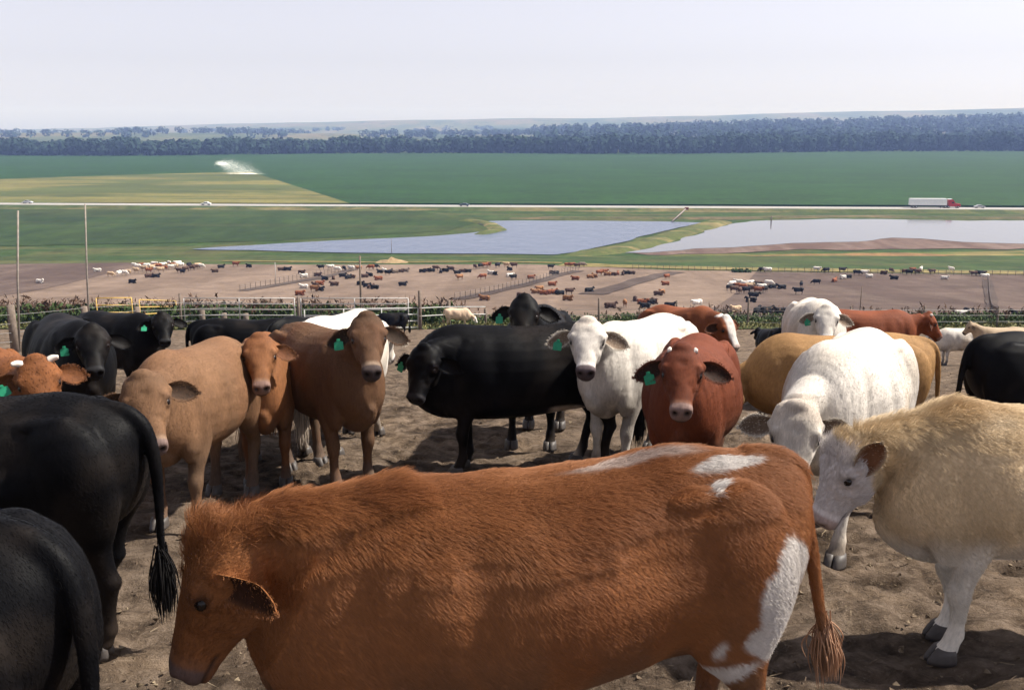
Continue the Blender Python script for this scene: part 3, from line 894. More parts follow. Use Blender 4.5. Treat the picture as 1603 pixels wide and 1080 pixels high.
M['farmland'] = t.set(c, .9, .1)
tag(grid_obj('hills', XX, YY, zz, M['farmland']), kind='structure')
def hill_z(x, y):
    u = x / y
    if abs(u) > 1.3 or y < 1550 or y > 7500: return -36
    i = (y - 1550) / (7600 - 1550) * 94; j = (u + 1.35) / 2.7 * 260
    return max(-36, zz[int(round(i)), int(round(j))])

# woods: leaf masses
def woods(name, spots, label, quads, col, qs=(1.3, 2.6), seed=1):
    r = np.random.default_rng(seed)
    Vs, k = [], 0
    for (x, y, z, h, rad) in spots:
        n = int(quads * (.7 + .6 * r.random()))
        th = r.random(n) * 6.283; ph = np.arccos(1 - 2 * r.random(n)); rr = rad * (.55 + .5 * r.random(n)) * (1 + .25 * np.sin(3 * th + x))
        c = np.stack([x + rr * np.sin(ph) * np.cos(th), y + rr * np.sin(ph) * np.sin(th), z + h * .54 + h * .47 * np.cos(ph) * (.85 + .3 * r.random(n))], 1)
        rad_ = np.stack([np.sin(ph) * np.cos(th), np.sin(ph) * np.sin(th), np.cos(ph) + .35], 1) + r.normal(0, .38, (n, 3))
        rad_ /= np.linalg.norm(rad_, axis=1)[:, None]
        a = np.cross(rad_, r.normal(size=(n, 3))); a /= np.linalg.norm(a, axis=1)[:, None]
        b = np.cross(rad_, a)
        sz = (qs[0] + (qs[1] - qs[0]) * r.random((n, 1)))
        a = a * sz; b = b * sz * .7
        Vs.append(np.stack([c - a - b * .4, c + a * .3 - b, c + a + b * .4, c - a * .3 + b], 1).reshape(-1, 3))
    V = np.concatenate(Vs)
    nq = len(V) // 4
    me = bpy.data.meshes.new(name)
    me.vertices.add(len(V)); me.vertices.foreach_set('co', V.ravel())
    me.loops.add(len(V)); me.loops.foreach_set('vertex_index', np.arange(len(V)))
    me.polygons.add(nq); me.polygons.foreach_set('loop_start', np.arange(nq) * 4)
    me.update(calc_edges=True)
    t = NT('foliage of ' + name)
    n = t.noise(.09, 4, .6, t.coord('Object'))
    t.set(t.ramp(n, [(.3, tuple(v * .75 for v in col)), (.7, tuple(v * 1.3 for v in col))]), .9, .05)
    me.materials.append(t.m)
    o = mesh_obj(name, None, None, mesh=me)
    return tag(o, label, 'trees', kind='stuff')
r = np.random.default_rng(5)
sp = []
for k in range(1750):
    px_ = -250 + 2100 * r.random()
    yb = 244.5 - 6 * px_ / 1603 + 1.5 * math.sin(px_ / 130)
    P = flat(px_, yb)
    dep = 150 * r.random() ** 1.5
    sc = (P[1] + dep) / P[1]
    x, y = P[0] * sc, P[1] * sc
    hh = (18.5 + 5.5 * ss(300, 1500, px_) + 3 * math.sin(px_ / 47) * math.sin(px_ / 19 + 1)) * (.85 + .25 * r.random())
    sp.append((x, y, -36, hh, 5 + 3.5 * r.random()))
woods('treeline', sp, 'long dark belt of broadleaf trees behind the corn field', 100, (.030, .056, .044), seed=2)
sp = []
for k in range(1400):      # woods on the hills to the right
    px_ = 830 + 1100 * r.random() ** .8
    y = 1750 + 1700 * r.random()
    x = (px_ - 801.5) / F * y
    sp.append((x, y, hill_z(x, y), 20 + 10 * r.random(), 9 + 5 * r.random()))
woods('hill_woods', sp, 'hazy blue woods on the hill slope above the tree belt at right', 46, (.030, .056, .044), (2.5, 4.5), 3)
sp = []
for k in range(700):      # left hill woods
    px_ = -150 + 1150 * r.random() ** 1.2
    y = 2400 + 2200 * r.random()
    x = (px_ - 801.5) / F * y
    if vnoise(np.array([[x / 160, y / 300, 2.]]))[0] > .52:
        sp.append((x, y, hill_z(x, y), 13 + 6 * r.random(), 11 + 6 * r.random()))
woods('hill_woods', sp, 'faint scattered woods on the low hills at far left', 46, (.030, .056, .044), (2.5, 4.5), 4)

# fields
def mat_field(name, a, b, c3, stripe, band=(.25, 2.2)):
    t = NT(name)
    v = t.coord('Object')
    n1 = t.noise(.016, 5, .65, t.coord('Object', (band[0], band[1], 1), (0, 0, -.03)), .3); n2 = t.noise(.22, 6, .8, t.coord('Object', (1, .5, 1)))
    n3 = t.noise(.035, 4, .7, t.coord('Object', (.5, 1, 1)))
    c = t.mix(t.mrange(n2, .3, .7, 0, 1), a, b)
    c = t.mix(t.mrange(n1, .46, .56, 0, stripe), c, c3)
    c = t.mix(1, c, t.ramp(n3, [(.3, (.75,) * 3), (.7, (1.25,) * 3)]), 'MULTIPLY')
    t.set(c, .85, .15); t.bump(n2, .8, 1.0)
    return t.m
M['corn'] = mat_field('corn canopy', (.007, .028, .003), (.022, .066, .008), (.012, .045, .005), .5)
M['hay'] = mat_field('cut hay field', (.115, .115, .034), (.18, .155, .050), (.05, .072, .020), .8, (.45, 1.4))
fl = lambda L: [flat(*p)[:2] for p in L]
def rough_edge(pts, amp, step=5.0, seed=0):
    out = []
    for i in range(len(pts)):
        a, b = np.array(pts[i]), np.array(pts[(i + 1) % len(pts)])
        L_ = np.linalg.norm(b - a); n_ = max(1, int(min(L_, 700) / step))
        nn_ = np.array([-(b - a)[1], (b - a)[0]]) / (L_ + 1e-9)
        for k in range(n_):
            p = a + (b - a) * k / n_
            w_ = fbm(np.array([[p[0] * .09 + seed, p[1] * .09, seed]]), 3)[0] - .5
            out.append(p + nn_ * w_ * 2 * amp)
    return out
tag(poly_obj('corn_field', fl([(-1800, 315), (-2, 318.5), (1603, 325), (3600, 333), (2900, 236), (1603, 237.5), (0, 243.5), (-1500, 249)]), -35.15, M['corn'], 1.0), kind='structure')
tag(poly_obj('hay_field', fl([(-900, 320.5), (0, 320.5), (547, 321.5), (392, 271), (200, 276), (0, 283), (-900, 306)]), -35.0, M['hay'], 1.1), kind='structure')
tag(poly_obj('grass_field', fl([(-700, 329), (0, 328), (650, 331), (760, 345), (700, 362), (420, 378), (0, 386), (-700, 392)]), -35.9, mat_grass('pasture', (.012, .030, .007), (.032, .056, .012), (.06, .066, .022), .02, .35)), kind='structure')

# highway on its low bank
A0, A1 = flat(-1400, 316)[:2], flat(3000, 338)[:2]
dr = unit(np.array(A1) - np.array(A0)); nr = np.array([-dr[1], dr[0]])
def along(o0, o1, z, mat, name, e=0):
    a, b = np.array(A0), np.array(A1)
    return poly_obj(name, [a + nr * o0, a + nr * o1, b + nr * o1, b + nr * o0], z, mat, e)
mb = MB()
V = []
for P in (A0, A1):
    for o, z in ((-14, -36.05), (-6.6, -34.9), (6.6, -34.9), (12, -36.05)): V.append((P[0] + nr[0] * o, P[1] + nr[1] * o, z))
mb.add(V, [(0, 1, 5, 4), (1, 2, 6, 5), (2, 3, 7, 6)])
tag(mb.build('road_bank', mat_grass('road bank grass', (0.0325, 0.0585, 0.0163), (0.0650, 0.0780, 0.0260), (0.1625, 0.1300, 0.0585), .08, .8)), kind='structure')
M['road'] = plain('pale concrete road', (.30, .295, .29), .8, .2, var=.15, scale=.4)
tag(along(-5.6, 5.6, -34.85, M['road'], 'road'), kind='structure')
M['paint_white'] = plain('road paint', (.75, .75, .72), .7, .2, var=.1)
for o in (-4.1, 4.1): tag(along(o - .1, o + .1, -34.83, M['paint_white'], 'road_marking'), kind='structure')
M['paint_yellow'] = plain('yellow road paint', (.6, .42, .06), .7, .2, var=.1)
tag(along(-.15, .15, -34.83, M['paint_yellow'], 'road_marking'), kind='structure')

# ponds
def mat_water(name, col, rough, bump, sc):
    t = NT(name)
    n = t.noise(sc, 5, .75, t.coord('Object', (1, .5, 1)), .3)
    t.set(col, rough, .5); t.b.inputs['IOR'].default_value = 1.33
    t.bump(n, bump, .25)
    return t.m
PL = [(300, 391), (420, 383), (560, 376), (680, 370.5), (745, 365), (776, 360), (772, 356), (750, 351), (768, 347), (800, 346), (1040, 347.5), (1098, 349.5), (1040, 362), (960, 383), (915, 394), (868, 399.5), (700, 398), (560, 396.5), (420, 393.5)]
PR = [(985, 397.5), (1020, 389), (1075, 372), (1130, 356), (1175, 347), (1300, 343.5), (1603, 347), (2000, 352), (2000, 386), (1603, 383), (1540, 381), (1480, 377), (1440, 374), (1395, 373), (1340, 379), (1270, 381.5), (1200, 385), (1120, 390)]
pond_l = tag(poly_obj('pond', rough_edge(fl(PL), 1.8), -35.80, mat_water('rippled pond water', (.040, .062, .125), .14, 1.0, .28)), kind='structure')  # blue of the sky reflected by ripples is put into the base colour
pond_r = tag(poly_obj('pond', rough_edge(fl(PR), 3.5, seed=3), -35.80, mat_water('calm pond water', (.09, .085, .09), .08, .12, .2)), kind='structure')
tag(poly_obj('mud_flat', rough_edge(fl([(1010, 400), (990, 396.5), (1110, 387), (1270, 379), (1340, 376), (1420, 371), (1500, 376), (1603, 381), (2000, 384), (2000, 395), (1603, 391), (1450, 390), (1250, 391), (1120, 397)]), 5.0, seed=7), -35.86, M['mud']), kind='structure')
def ridge(name, pix, wd, h, mat):
    P = np.array([flat(*p) for p in pix]); pts = []
    for a, b in zip(P[:-1], P[1:]):
        for k in range(8): pts.append(a + (b - a) * k / 8)
    pts.append(P[-1]); pts = np.array(pts)
    t = np.gradient(pts[:, :2], axis=0); t /= np.linalg.norm(t, axis=1)[:, None]
    nn = np.stack([-t[:, 1], t[:, 0]], 1)
    XX, YY, ZZ = [], [], []
    tap = np.clip(np.minimum(np.arange(len(pts)), len(pts) - 1 - np.arange(len(pts))) / 4, 0, 1)
    for o, z in ((-.5, -.4), (-.22, h), (0, h * 1.05), (.22, h), (.5, -.4)):
        XX.append(pts[:, 0] + nn[:, 0] * wd * o); YY.append(pts[:, 1] + nn[:, 1] * wd * o); ZZ.append(-36.4 + (z + .4) * tap)
    return tag(grid_obj(name, np.array(XX), np.array(YY), np.array(ZZ), mat), kind='structure')
M['levee'] = mat_grass('straw coloured levee grass', (0.0455, 0.0715, 0.0195), (0.0910, 0.0975, 0.0325), (0.1950, 0.1560, 0.0715), .09, .9)
ridge('levee', [(880, 403), (960, 393), (1010, 382), (1070, 364), (1112, 352), (1135, 346)], 13, .9, M['levee'])
ridge('levee', [(735, 371), (782, 361), (768, 352), (745, 347), (715, 345)], 8, .7, M['levee'])
ridge('levee', [(745, 341.5), (1000, 342), (1140, 342.5), (1300, 339.5), (1603, 342.5), (2000, 347)], 12, .5, mat_grass('bank grass', (0.0390, 0.0585, 0.0195), (0.0780, 0.0780, 0.0325), (0.1430, 0.1040, 0.0585), .09, .9))
tag(poly_obj('grass_strip', fl([(985, 402), (1110, 398), (1603, 393), (2100, 398), (2100, 424), (1603, 422), (1200, 418), (930, 414)]), -35.93, mat_grass('lush bank grass', (.022, .058, .010), (.050, .090, .016), (.26, .19, .075), .05, .75)), kind='structure')

M['straw'] = mat_grass('dry straw verge', (.12, .11, .035), (.20, .16, .06), (.26, .19, .08), .2, .6)
strip('straw_verge', [(880, 414.5), (1000, 418), (1200, 422.5), (1603, 427.5), (1900, 431)], 8.0, M['straw'], .12)
strip('straw_verge', [(350, 409), (560, 411), (760, 410), (880, 412)], 3.0, M['straw'], .12)
tag(poly_obj('straw_patch', rough_edge(fl([(1150, 403), (1260, 399), (1420, 397.5), (1500, 400), (1430, 403), (1280, 405)]), 5, seed=11), -35.90, mat_grass('rusty dry weeds', (.16, .09, .04), (.24, .14, .06), (.10, .11, .03), .1, .6)), kind='structure')
tag(poly_obj('straw_patch', rough_edge(fl([(1480, 408), (1603, 405), (1800, 406), (1800, 411), (1603, 412)]), 5, seed=13), -35.90, M['straw']), kind='structure')

# ------------------------------------------------------------------ the herd in the yard
def toward(lbl): return lbl
def a_extra(L, col, nz):
    co = L['co']; x, y, z = co[:, 0] / L['long'], co[:, 1], co[:, 2]
    nn = fbm(co * 5.5 + 2, 4) - .5
    W = np.array((.66, .61, .57))
    def patch(cx, cz, rx, rz, ang=0, side=1, lim=.05, amp=1.7):
        ca, sa = math.cos(ang), math.sin(ang)
        dx, dz = x - cx, z - cz
        u = (dx * ca + dz * sa) / rx; v_ = (-dx * sa + dz * ca) / rz
        d = 1 - np.sqrt(u * u + v_ * v_) + nn * amp
        return ss(0, lim, d * min(rx, rz) * 3) * (y * side > .02)
    m = np.zeros(len(x))
    for a in ((-.65, .92, .095, .20, .12), (-.62, .73, .09, .11, -.5), (-.53, .60, .10, .05, -.5), (-.69, .56, .05, .2, 0), (-.42, .585, .14, .035, -.25), (-.455, .70, .022, .05, .3), (-.57, .985, .012, .02, 0)):
        m = np.maximum(m, patch(*a))
    top = ss(0, .05, (1 - np.sqrt(((x + .51) / .13) ** 2 + ((y - .085 - .25 * (x + .5)) / .034) ** 2) + nn * 1.2) * .2) * (z > 1.1)
    streak = ss(.035, .01, np.abs(y - .02) + .06 * nn) * ss(.05, -.1, x) * ss(-.5, -.35, x) * (z > 1.1) * .5
    m = np.maximum(m, streak)
    top2 = ss(0, .05, (1 - np.sqrt(((x + .45) / .03) ** 2 + ((y - .19) / .035) ** 2) + nn * 1.0) * .2) * (z > 1.15)
    m = np.maximum(m, np.maximum(top, top2))
    m = np.maximum(m, ss(.57, .52, z + .1 * nn) * (x < .3) * (x > -.4) * .9)
    return col * (1 - m[:, None]) + W[None] * m[:, None]
def p_extra(L, col, nz):
    co = L['co']; m = ss(.45, .62, fbm(co * 1.8 + 5, 3)) * .75 * ss(.6, 1.2, co[:, 2])
    m = np.maximum(m, ss(.80, .55, co[:, 2] + .25 * (nz - .5)))
    return col * (1 - m[:, None]) + np.array((.70, .64, .55))[None] * m[:, None]
def j_extra(L, col, nz):
    co = L['co']
    d = ss(.64, .58, co[:, 2] + .1 * (nz - .5)) * ss(-.55, -.45, co[:, 0]) * ss(-.12, -.22, co[:, 0])
    return col * (1 - d[:, None]) + np.array((.55, .45, .36))[None] * d[:, None]

C_A = Coat((.285, .110, .038), muzzle=(0.0936, 0.0612, 0.0540), ring=(0.1440, 0.0612, 0.0288), ear_in=(0.0360, 0.0130, 0.0058), ear_rim=(0.2592, 0.1008, 0.0360), switch=(0.3240, 0.1800, 0.1080), extra=a_extra, dark=((.20, .068, .022), .5))
C_P = Coat((.68, .51, .31), muzzle=(0.3600, 0.2640, 0.2320), ear_in=(0.1760, 0.0800, 0.0400), ear_rim=(0.5440, 0.4320, 0.3040), switch=(0.4800, 0.3600, 0.2400), extra=p_extra,
           face=((.66, .60, .57), lambda A, B, C, nz: ss(-.10, -.05, C + .26 * ss(.10, .36, A) + .06 * (nz - .5)) * ss(-.03, .01, A)), dark=((.52, .34, .17), .7))
C_G = Coat((.185, .098, .051), muzzle=(0.1584, 0.1080, 0.0972), ring=(0.3312, 0.2232, 0.1512), ear_in=(0.0360, 0.0187, 0.0101), dark=((0.1584, 0.0756, 0.0374), .6), poll_dark=(0.1440, 0.0792, 0.0432))
C_H = Coat((.205, .085, .034), muzzle=(0.2380, 0.1470, 0.1190), ring=(0.2940, 0.1750, 0.1120), ear_in=(0.1120, 0.0420, 0.0175), dark=((0.1750, 0.0595, 0.0210), .5))
C_I = Coat((.118, .060, .031), muzzle=(0.0540, 0.0396, 0.0396), ring=(0.3168, 0.2304, 0.1656), ear_in=(0.0252, 0.0144, 0.0086), dark=((0.1080, 0.0468, 0.0230), .7), poll_dark=(0.0720, 0.0396, 0.0216))
C_M = Coat((.138, .034, .0125), muzzle=(0.2592, 0.1728, 0.1512), ring=(0.2448, 0.1152, 0.0720), ear_in=(0.0252, 0.0101, 0.0058), dark=((0.1368, 0.0288, 0.0115), .5), poll_dark=(0.1080, 0.0252, 0.0108))
C_D = Coat((.19, .068, .022), muzzle=(0.2160, 0.1296, 0.1008), ear_in=(0.1224, 0.0432, 0.0144), dark=((0.1800, 0.0612, 0.0202), .5))
C_N = Coat((0.3256, 0.1813, 0.0725), muzzle=(0.2220, 0.1480, 0.1258), ear_in=(0.0888, 0.0444, 0.0222), switch=(0.3108, 0.1998, 0.1036), dark=((0.2442, 0.1295, 0.0518), .7))
C_S = Coat((0.1872, 0.0490, 0.0187), muzzle=(0.2016, 0.1224, 0.1008), ear_in=(0.0360, 0.0144, 0.0072), dark=((0.1224, 0.0324, 0.0130), .6))
C_T = Coat((0.2025, 0.0600, 0.0225), muzzle=(0.3750, 0.2850, 0.2550), ear_in=(0.0375, 0.0150, 0.0075), dark=((0.1050, 0.0300, 0.0120), .7), face=((0.5700, 0.5250, 0.4875), lambda A, B, C, nz: ss(.085, .06, np.abs(B) + .05 * (nz - .5)) * ss(-.08, -.03, C)))
C_O = white_coat(muzzle=(.3, .22, .2), poll_dark=(.42, .34, .27))
C_L = white_coat(muzzle=(.075, .05, .058), poll_dark=(.66, .57, .48))

GR = 'cattle standing in the near yard'
PP = ((.0, 0), (0, 0), (0, 0), (0, 0))
build_cow('red_white_cow', .15, 3.47, 191, 1.01, 1.06, C_A, poll=(.955, .03, 1.18), hpitch=67, hyaw=4, vox=.0095, hair=300000, hair_len=.024, hair_r=.00046, hair_lift=.10, tag_on=False, tail=(-.20, .17, .28), long=1.195, deep=1.06, mane=.8, tilt=-.065, throat=.30, dewlap=.17,
          label='large red-brown cow with white flank patches, closest to the camera', group=GR, ear=((.75, .05), (.3, .1)), headscale=1.06)
build_cow('black_cow', -2.17, 3.0, 168, 1.03, 1.02, black_coat(dust=.10), vox=.013, hair=60000, hair_len=.014, hair_r=.0004, hair_lift=.1, tag_on=False, tail=(.05, -.01, .30), black=True, eyes=False,
          label='black cow rump with thick hanging tail cut off at bottom left corner', group=GR)
build_cow('black_cow', -2.72, 4.92, 178, 1.03, 1.02, black_coat(), vox=.013, hair=60000, hair_len=.013, hair_r=.0004, hair_lift=.1, tag_on=False, tail=(.04, .0, .36), black=True, feet=((0, 0), (0, 0), (-.06, .0), (.16, -.05)),
          label='black cow at left edge seen from its rump, tail hanging over muddy hind legs', group=GR)
build_cow('orange_cow', -3.85, 7.35, -50, 1.0, 1.0, C_D, poll=(1.0, 0, 1.33), hyaw=-8, hpitch=46, hroll=-6, vox=.014, hair=9000, horns=.055,
          label='orange-brown cow with short white horns peeking over the black rump at left', group=GR)
build_cow('black_cow', -4.40, 9.75, -55, 1.06, 1.0, black_coat(), poll=(1.0, 0, 1.27), hyaw=-12, hpitch=40, vox=.016, black=True,
          label='big black cow facing the camera beside the left fence post, green tag', group=GR)
build_cow('black_cow', -5.17, 12.85, -32, .93, 1.0, black_coat(), poll=(1.0, 0, 1.28), hyaw=-35, hpitch=40, vox=.02, black=True,
          label='smaller black cow face with green tag behind the tan cow at left', group=GR)
build_cow('black_cow', -3.6, 13.2, 4, .85, 1.0, black_coat(), poll=(1.05, 0, .95), hpitch=70, vox=.022, black=True, tag_on=False,
          label='black cow back seen side on beyond the tan cow, head hidden', group=GR)
build_cow('tan_cow', -2.43, 7.55, -96, 1.03, .93, C_G, deep=.92, poll=(.98, .06, 1.20), hyaw=34, hpitch=50, hroll=-12, vox=.0115, hair=50000, hair_len=.010, hair_r=.0006, hair_lift=.12, tag_on=False, feet=((.12, .02), (-.05, 0), (0, 0), (0, 0)),
          label='tan-brown cow with lowered head standing behind the black rump and tail', group=GR)
build_cow('orange_cow', -2.24, 8.85, -78, .97, .88, C_H, deep=.93, poll=(.88, 0, 1.38), hyaw=2, hpitch=42, vox=.012, hair=24000, hair_len=.010, hair_r=.0006, hair_lift=.12, tag_on=False,
          label='orange-red cow face and front leg between two brown cows', group=GR)
build_cow('brown_cow', -1.69, 8.7, -55, 1.06, .91, C_I, deep=.93, poll=(.93, -.04, 1.43), hyaw=-22, hpitch=40, vox=.0105, hair=50000, hair_len=.010, hair_r=.0006, hair_lift=.12, feet=((0, .0), (.05, 0), (0.05, 0), (.1, 0)),
          label='dark brown cow facing the camera with green tag and pale muzzle, left of centre', group=GR)
build_cow('black_cow', .14, 9.05, 189, 1.05, 1.03, black_coat(extra=j_extra, muzzle=(.03, .028, .03)), poll=(.76, .22, 1.13), deep=1.07, throat=.16, dewlap=.10, hyaw=58, hpitch=55, vox=.0125, wrinkle=.004, hair=40000, hair_len=.010, hair_r=.0006, hair_lift=.12, long=1.18, black=True, feet=((.04, 0), (-.06, 0), (0, 0), (.12, 0)),
          label='long black cow standing side on at centre, head turned to the camera', group=GR)
build_cow('black_cow', .28, 10.5, -99, 1.08, 1.0, black_coat(), poll=(.95, 0, 1.46), hyaw=6, hpitch=40, vox=.016, black=True, feet=((0, .02), (0, -.02), (0, 0), (0, 0)),
          label='black cow head with green tag looking over the back of the black cow', group=GR)
build_cow('white_cow', 1.23, 9.3, -125, 1.08, .94, C_L, deep=.95, poll=(.98, .03, 1.33), hyaw=28, hpitch=40, vox=.0105, hair=50000, hair_len=.010, hair_r=.0006, hair_lift=.12, feet=((.1, 0), (0, 0), (0, 0), (0, 0)),
          label='cream white cow facing the camera with dark muzzle, beside the red cow', group=GR)
build_cow('red_cow', 1.44, 7.75, -105, 1.04, 1.02, C_M, poll=(.98, .0, 1.33), hyaw=6, hpitch=40, vox=.0105, boxy=.92, hair=44000, hair_len=.010, hair_r=.0006, hair_lift=.12, horns=.012,
          label='dark red stocky cow facing the camera with stub horns and pink muzzle', group=GR)
build_cow('tan_cow', 3.16, 9.35, 180, .955, 1.02, C_N, poll=(1.0, .0, .85), hpitch=70, vox=.014, hair=36000, hair_len=.010, hair_r=.0006, hair_lift=.12, long=1.1, tag_on=False, tail=(-.03, .03, .40),
          label='golden tan cow side on behind the white cow, tail at its right end', group=GR)
build_cow('white_cow', 2.45, 7.05, -122, 1.12, .99, C_O, poll=(1.02, -.05, .99), hyaw=18, hpitch=62, vox=.013, hair=50000, hair_len=.010, hair_r=.0006, hair_lift=.12, tag_on=False, feet=((.26, 0), (-.05, 0), (0, 0), (0, 0)), ear=((.05, 0), (.05, 0)),
          label='large white cow with head lowered behind the red-brown cow rump', group=GR)
build_cow('cream_cow', 2.75, 4.85, 182, 1.0, .96, C_P, deep=.93, poll=(1.04, 0, 1.10), hyaw=8, hpitch=66, vox=.0105, hair=130000, hair_len=.022, hair_r=.00065, hair_lift=.12, tag_on=False, mane=.6, ear=((-.32, .0, .82), (.0, .05)), feet=((.04, 0), (-.1, 0), (0, 0), (0, 0)),
          label='cream and tan cow with pale face at the right edge, facing left', group=GR)
build_cow('black_cow', 5.05, 9.1, 2, .99, 1.0, black_coat(), vox=.016, black=True, tag_on=False, tail=(-.03, .04, .35),
          label='black cow rump and tail at the right edge above the cream cow', group=GR)
build_cow('white_cow', 4.13, 13.5, -100, 1.05, 1.08, white_coat(), poll=(.97, .02, 1.23), hyaw=-4, hpitch=42, vox=.016,
          label='white cow face with green tag looking over the golden tan cow', group=GR)
build_cow('red_cow', 5.35, 15.0, -3, .92, 1.0, C_S, poll=(1.0, 0, 1.2), hpitch=52, vox=.02, tag_on=False, horns=.02,
          label='dark red cow in profile facing right, behind the white cow', group=GR)
build_cow('red_white_cow', 2.35, 13.9, -62, .97, 1.0, C_T, poll=(.98, 0, 1.18), hyaw=6, hpitch=52, vox=.018, tag_on=False,
          label='dark red cow with white blaze face behind the red cow', group=GR)
build_cow('white_cow', -1.78, 10.15, 76, 1.06, 1.0, white_coat(), vox=.018, poll=(1.05, 0, 1.0), tag_on=False,
          label='white cow rump showing behind the dark brown cow', group=GR)
build_cow('black_cow', -2.4, 12.1, 58, .93, 1.0, black_coat(), vox=.022, poll=(1.05, 0, 1.0), tag_on=False, black=True,
          label='black cow back just above the white rump behind the dark brown cow', group=GR)
P = gpt(1500, 572); build_cow('white_cow', P[0], P[1], 178, 1.0, 1.0, white_coat(), vox=.026, poll=(1.0, 0, 1.1), tag_on=False,
          label='distant pale cow standing alone in the lower yard at right', group=GR)
P = gpt(716, 514); build_cow('cream_cow', P[0], P[1], 2, .98, 1.1, Coat((.60, .44, .31), face=((.75, .7, .65), lambda A, B, C, nz: ss(.0, .05, A))), vox=.03, poll=(1.08, 0, .72), hpitch=62, tag_on=False,
          label='small cream cow grazing beyond the yard by the post', group=GR)
P = gpt(616, 527); build_cow('black_cow', P[0], P[1], 186, 1.0, 1.05, black_coat(), vox=.03, poll=(1.0, 0, 1.0), tag_on=False, black=True,
          label='small black cow grazing far behind the dark brown cow head', group=GR)
build_cow('brown_cow', 16.2, 32.5, 175, 1.0, 1.0, Coat((.40, .30, .2)), vox=.03, tag_on=False,
          label='pale brown cow back in the distance above the black rump at right', group=GR)
build_cow('black_cow', 7.9, 30.0, 100, .92, 1.0, black_coat(), vox=.03, poll=(1.0, 0, 1.2), tag_on=False, black=True,
          label='tiny black cow far behind the golden tan cow back', group=GR)

# ------------------------------------------------------------------ cattle far down in the pens
t = NT('coat of far cattle')
oi = t.new('ShaderNodeObjectInfo'); at_ = t.new('ShaderNodeAttribute', attribute_name='coat')
t.set(t.mix(1, oi.outputs['Color'], at_.outputs['Color'], 'MULTIPLY'), .75, .2)
def far_mesh(**k):
    r_ = build_cow('tmp', 0, 600, 0, coat=Coat((.95, .95, .95), muzzle=(.3, .25, .25)), vox=.042, tag_on=False, eyes=False, **k)
    me = None
    for c in list(r_.children):
        if c.name.startswith('body'): me = c.data
        d = c.data
        bpy.data.objects.remove(c)
        if d.users == 0 and d != me and isinstance(d, bpy.types.Curves): bpy.data.hair_curves.remove(d)
    bpy.data.objects.remove(r_)
    me.materials.clear(); me.materials.append(t.m); me.name = 'far_cow'
    return me
FM = {'s': far_mesh(poll=(1.0, 0, 1.3)), 'g': far_mesh(poll=(1.08, 0, .75), hpitch=60), 'l': far_mesh(poll=(.92, 0, 1.42), lying=True)}
FC = {'w': ('white', (.74, .69, .63)), 't': ('tan', (.50, .36, .23)), 'r': ('red-brown', (.24, .08, .035)), 'b': ('black', (.010, .010, .012)), 'n': ('dark brown', (.085, .048, .035)),
      'o': ('orange', (.27, .13, .06)), 'y': ('grey-brown', (.19, .145, .115))}
FP = {'s': 'standing', 'g': 'feeding', 'l': 'lying'}
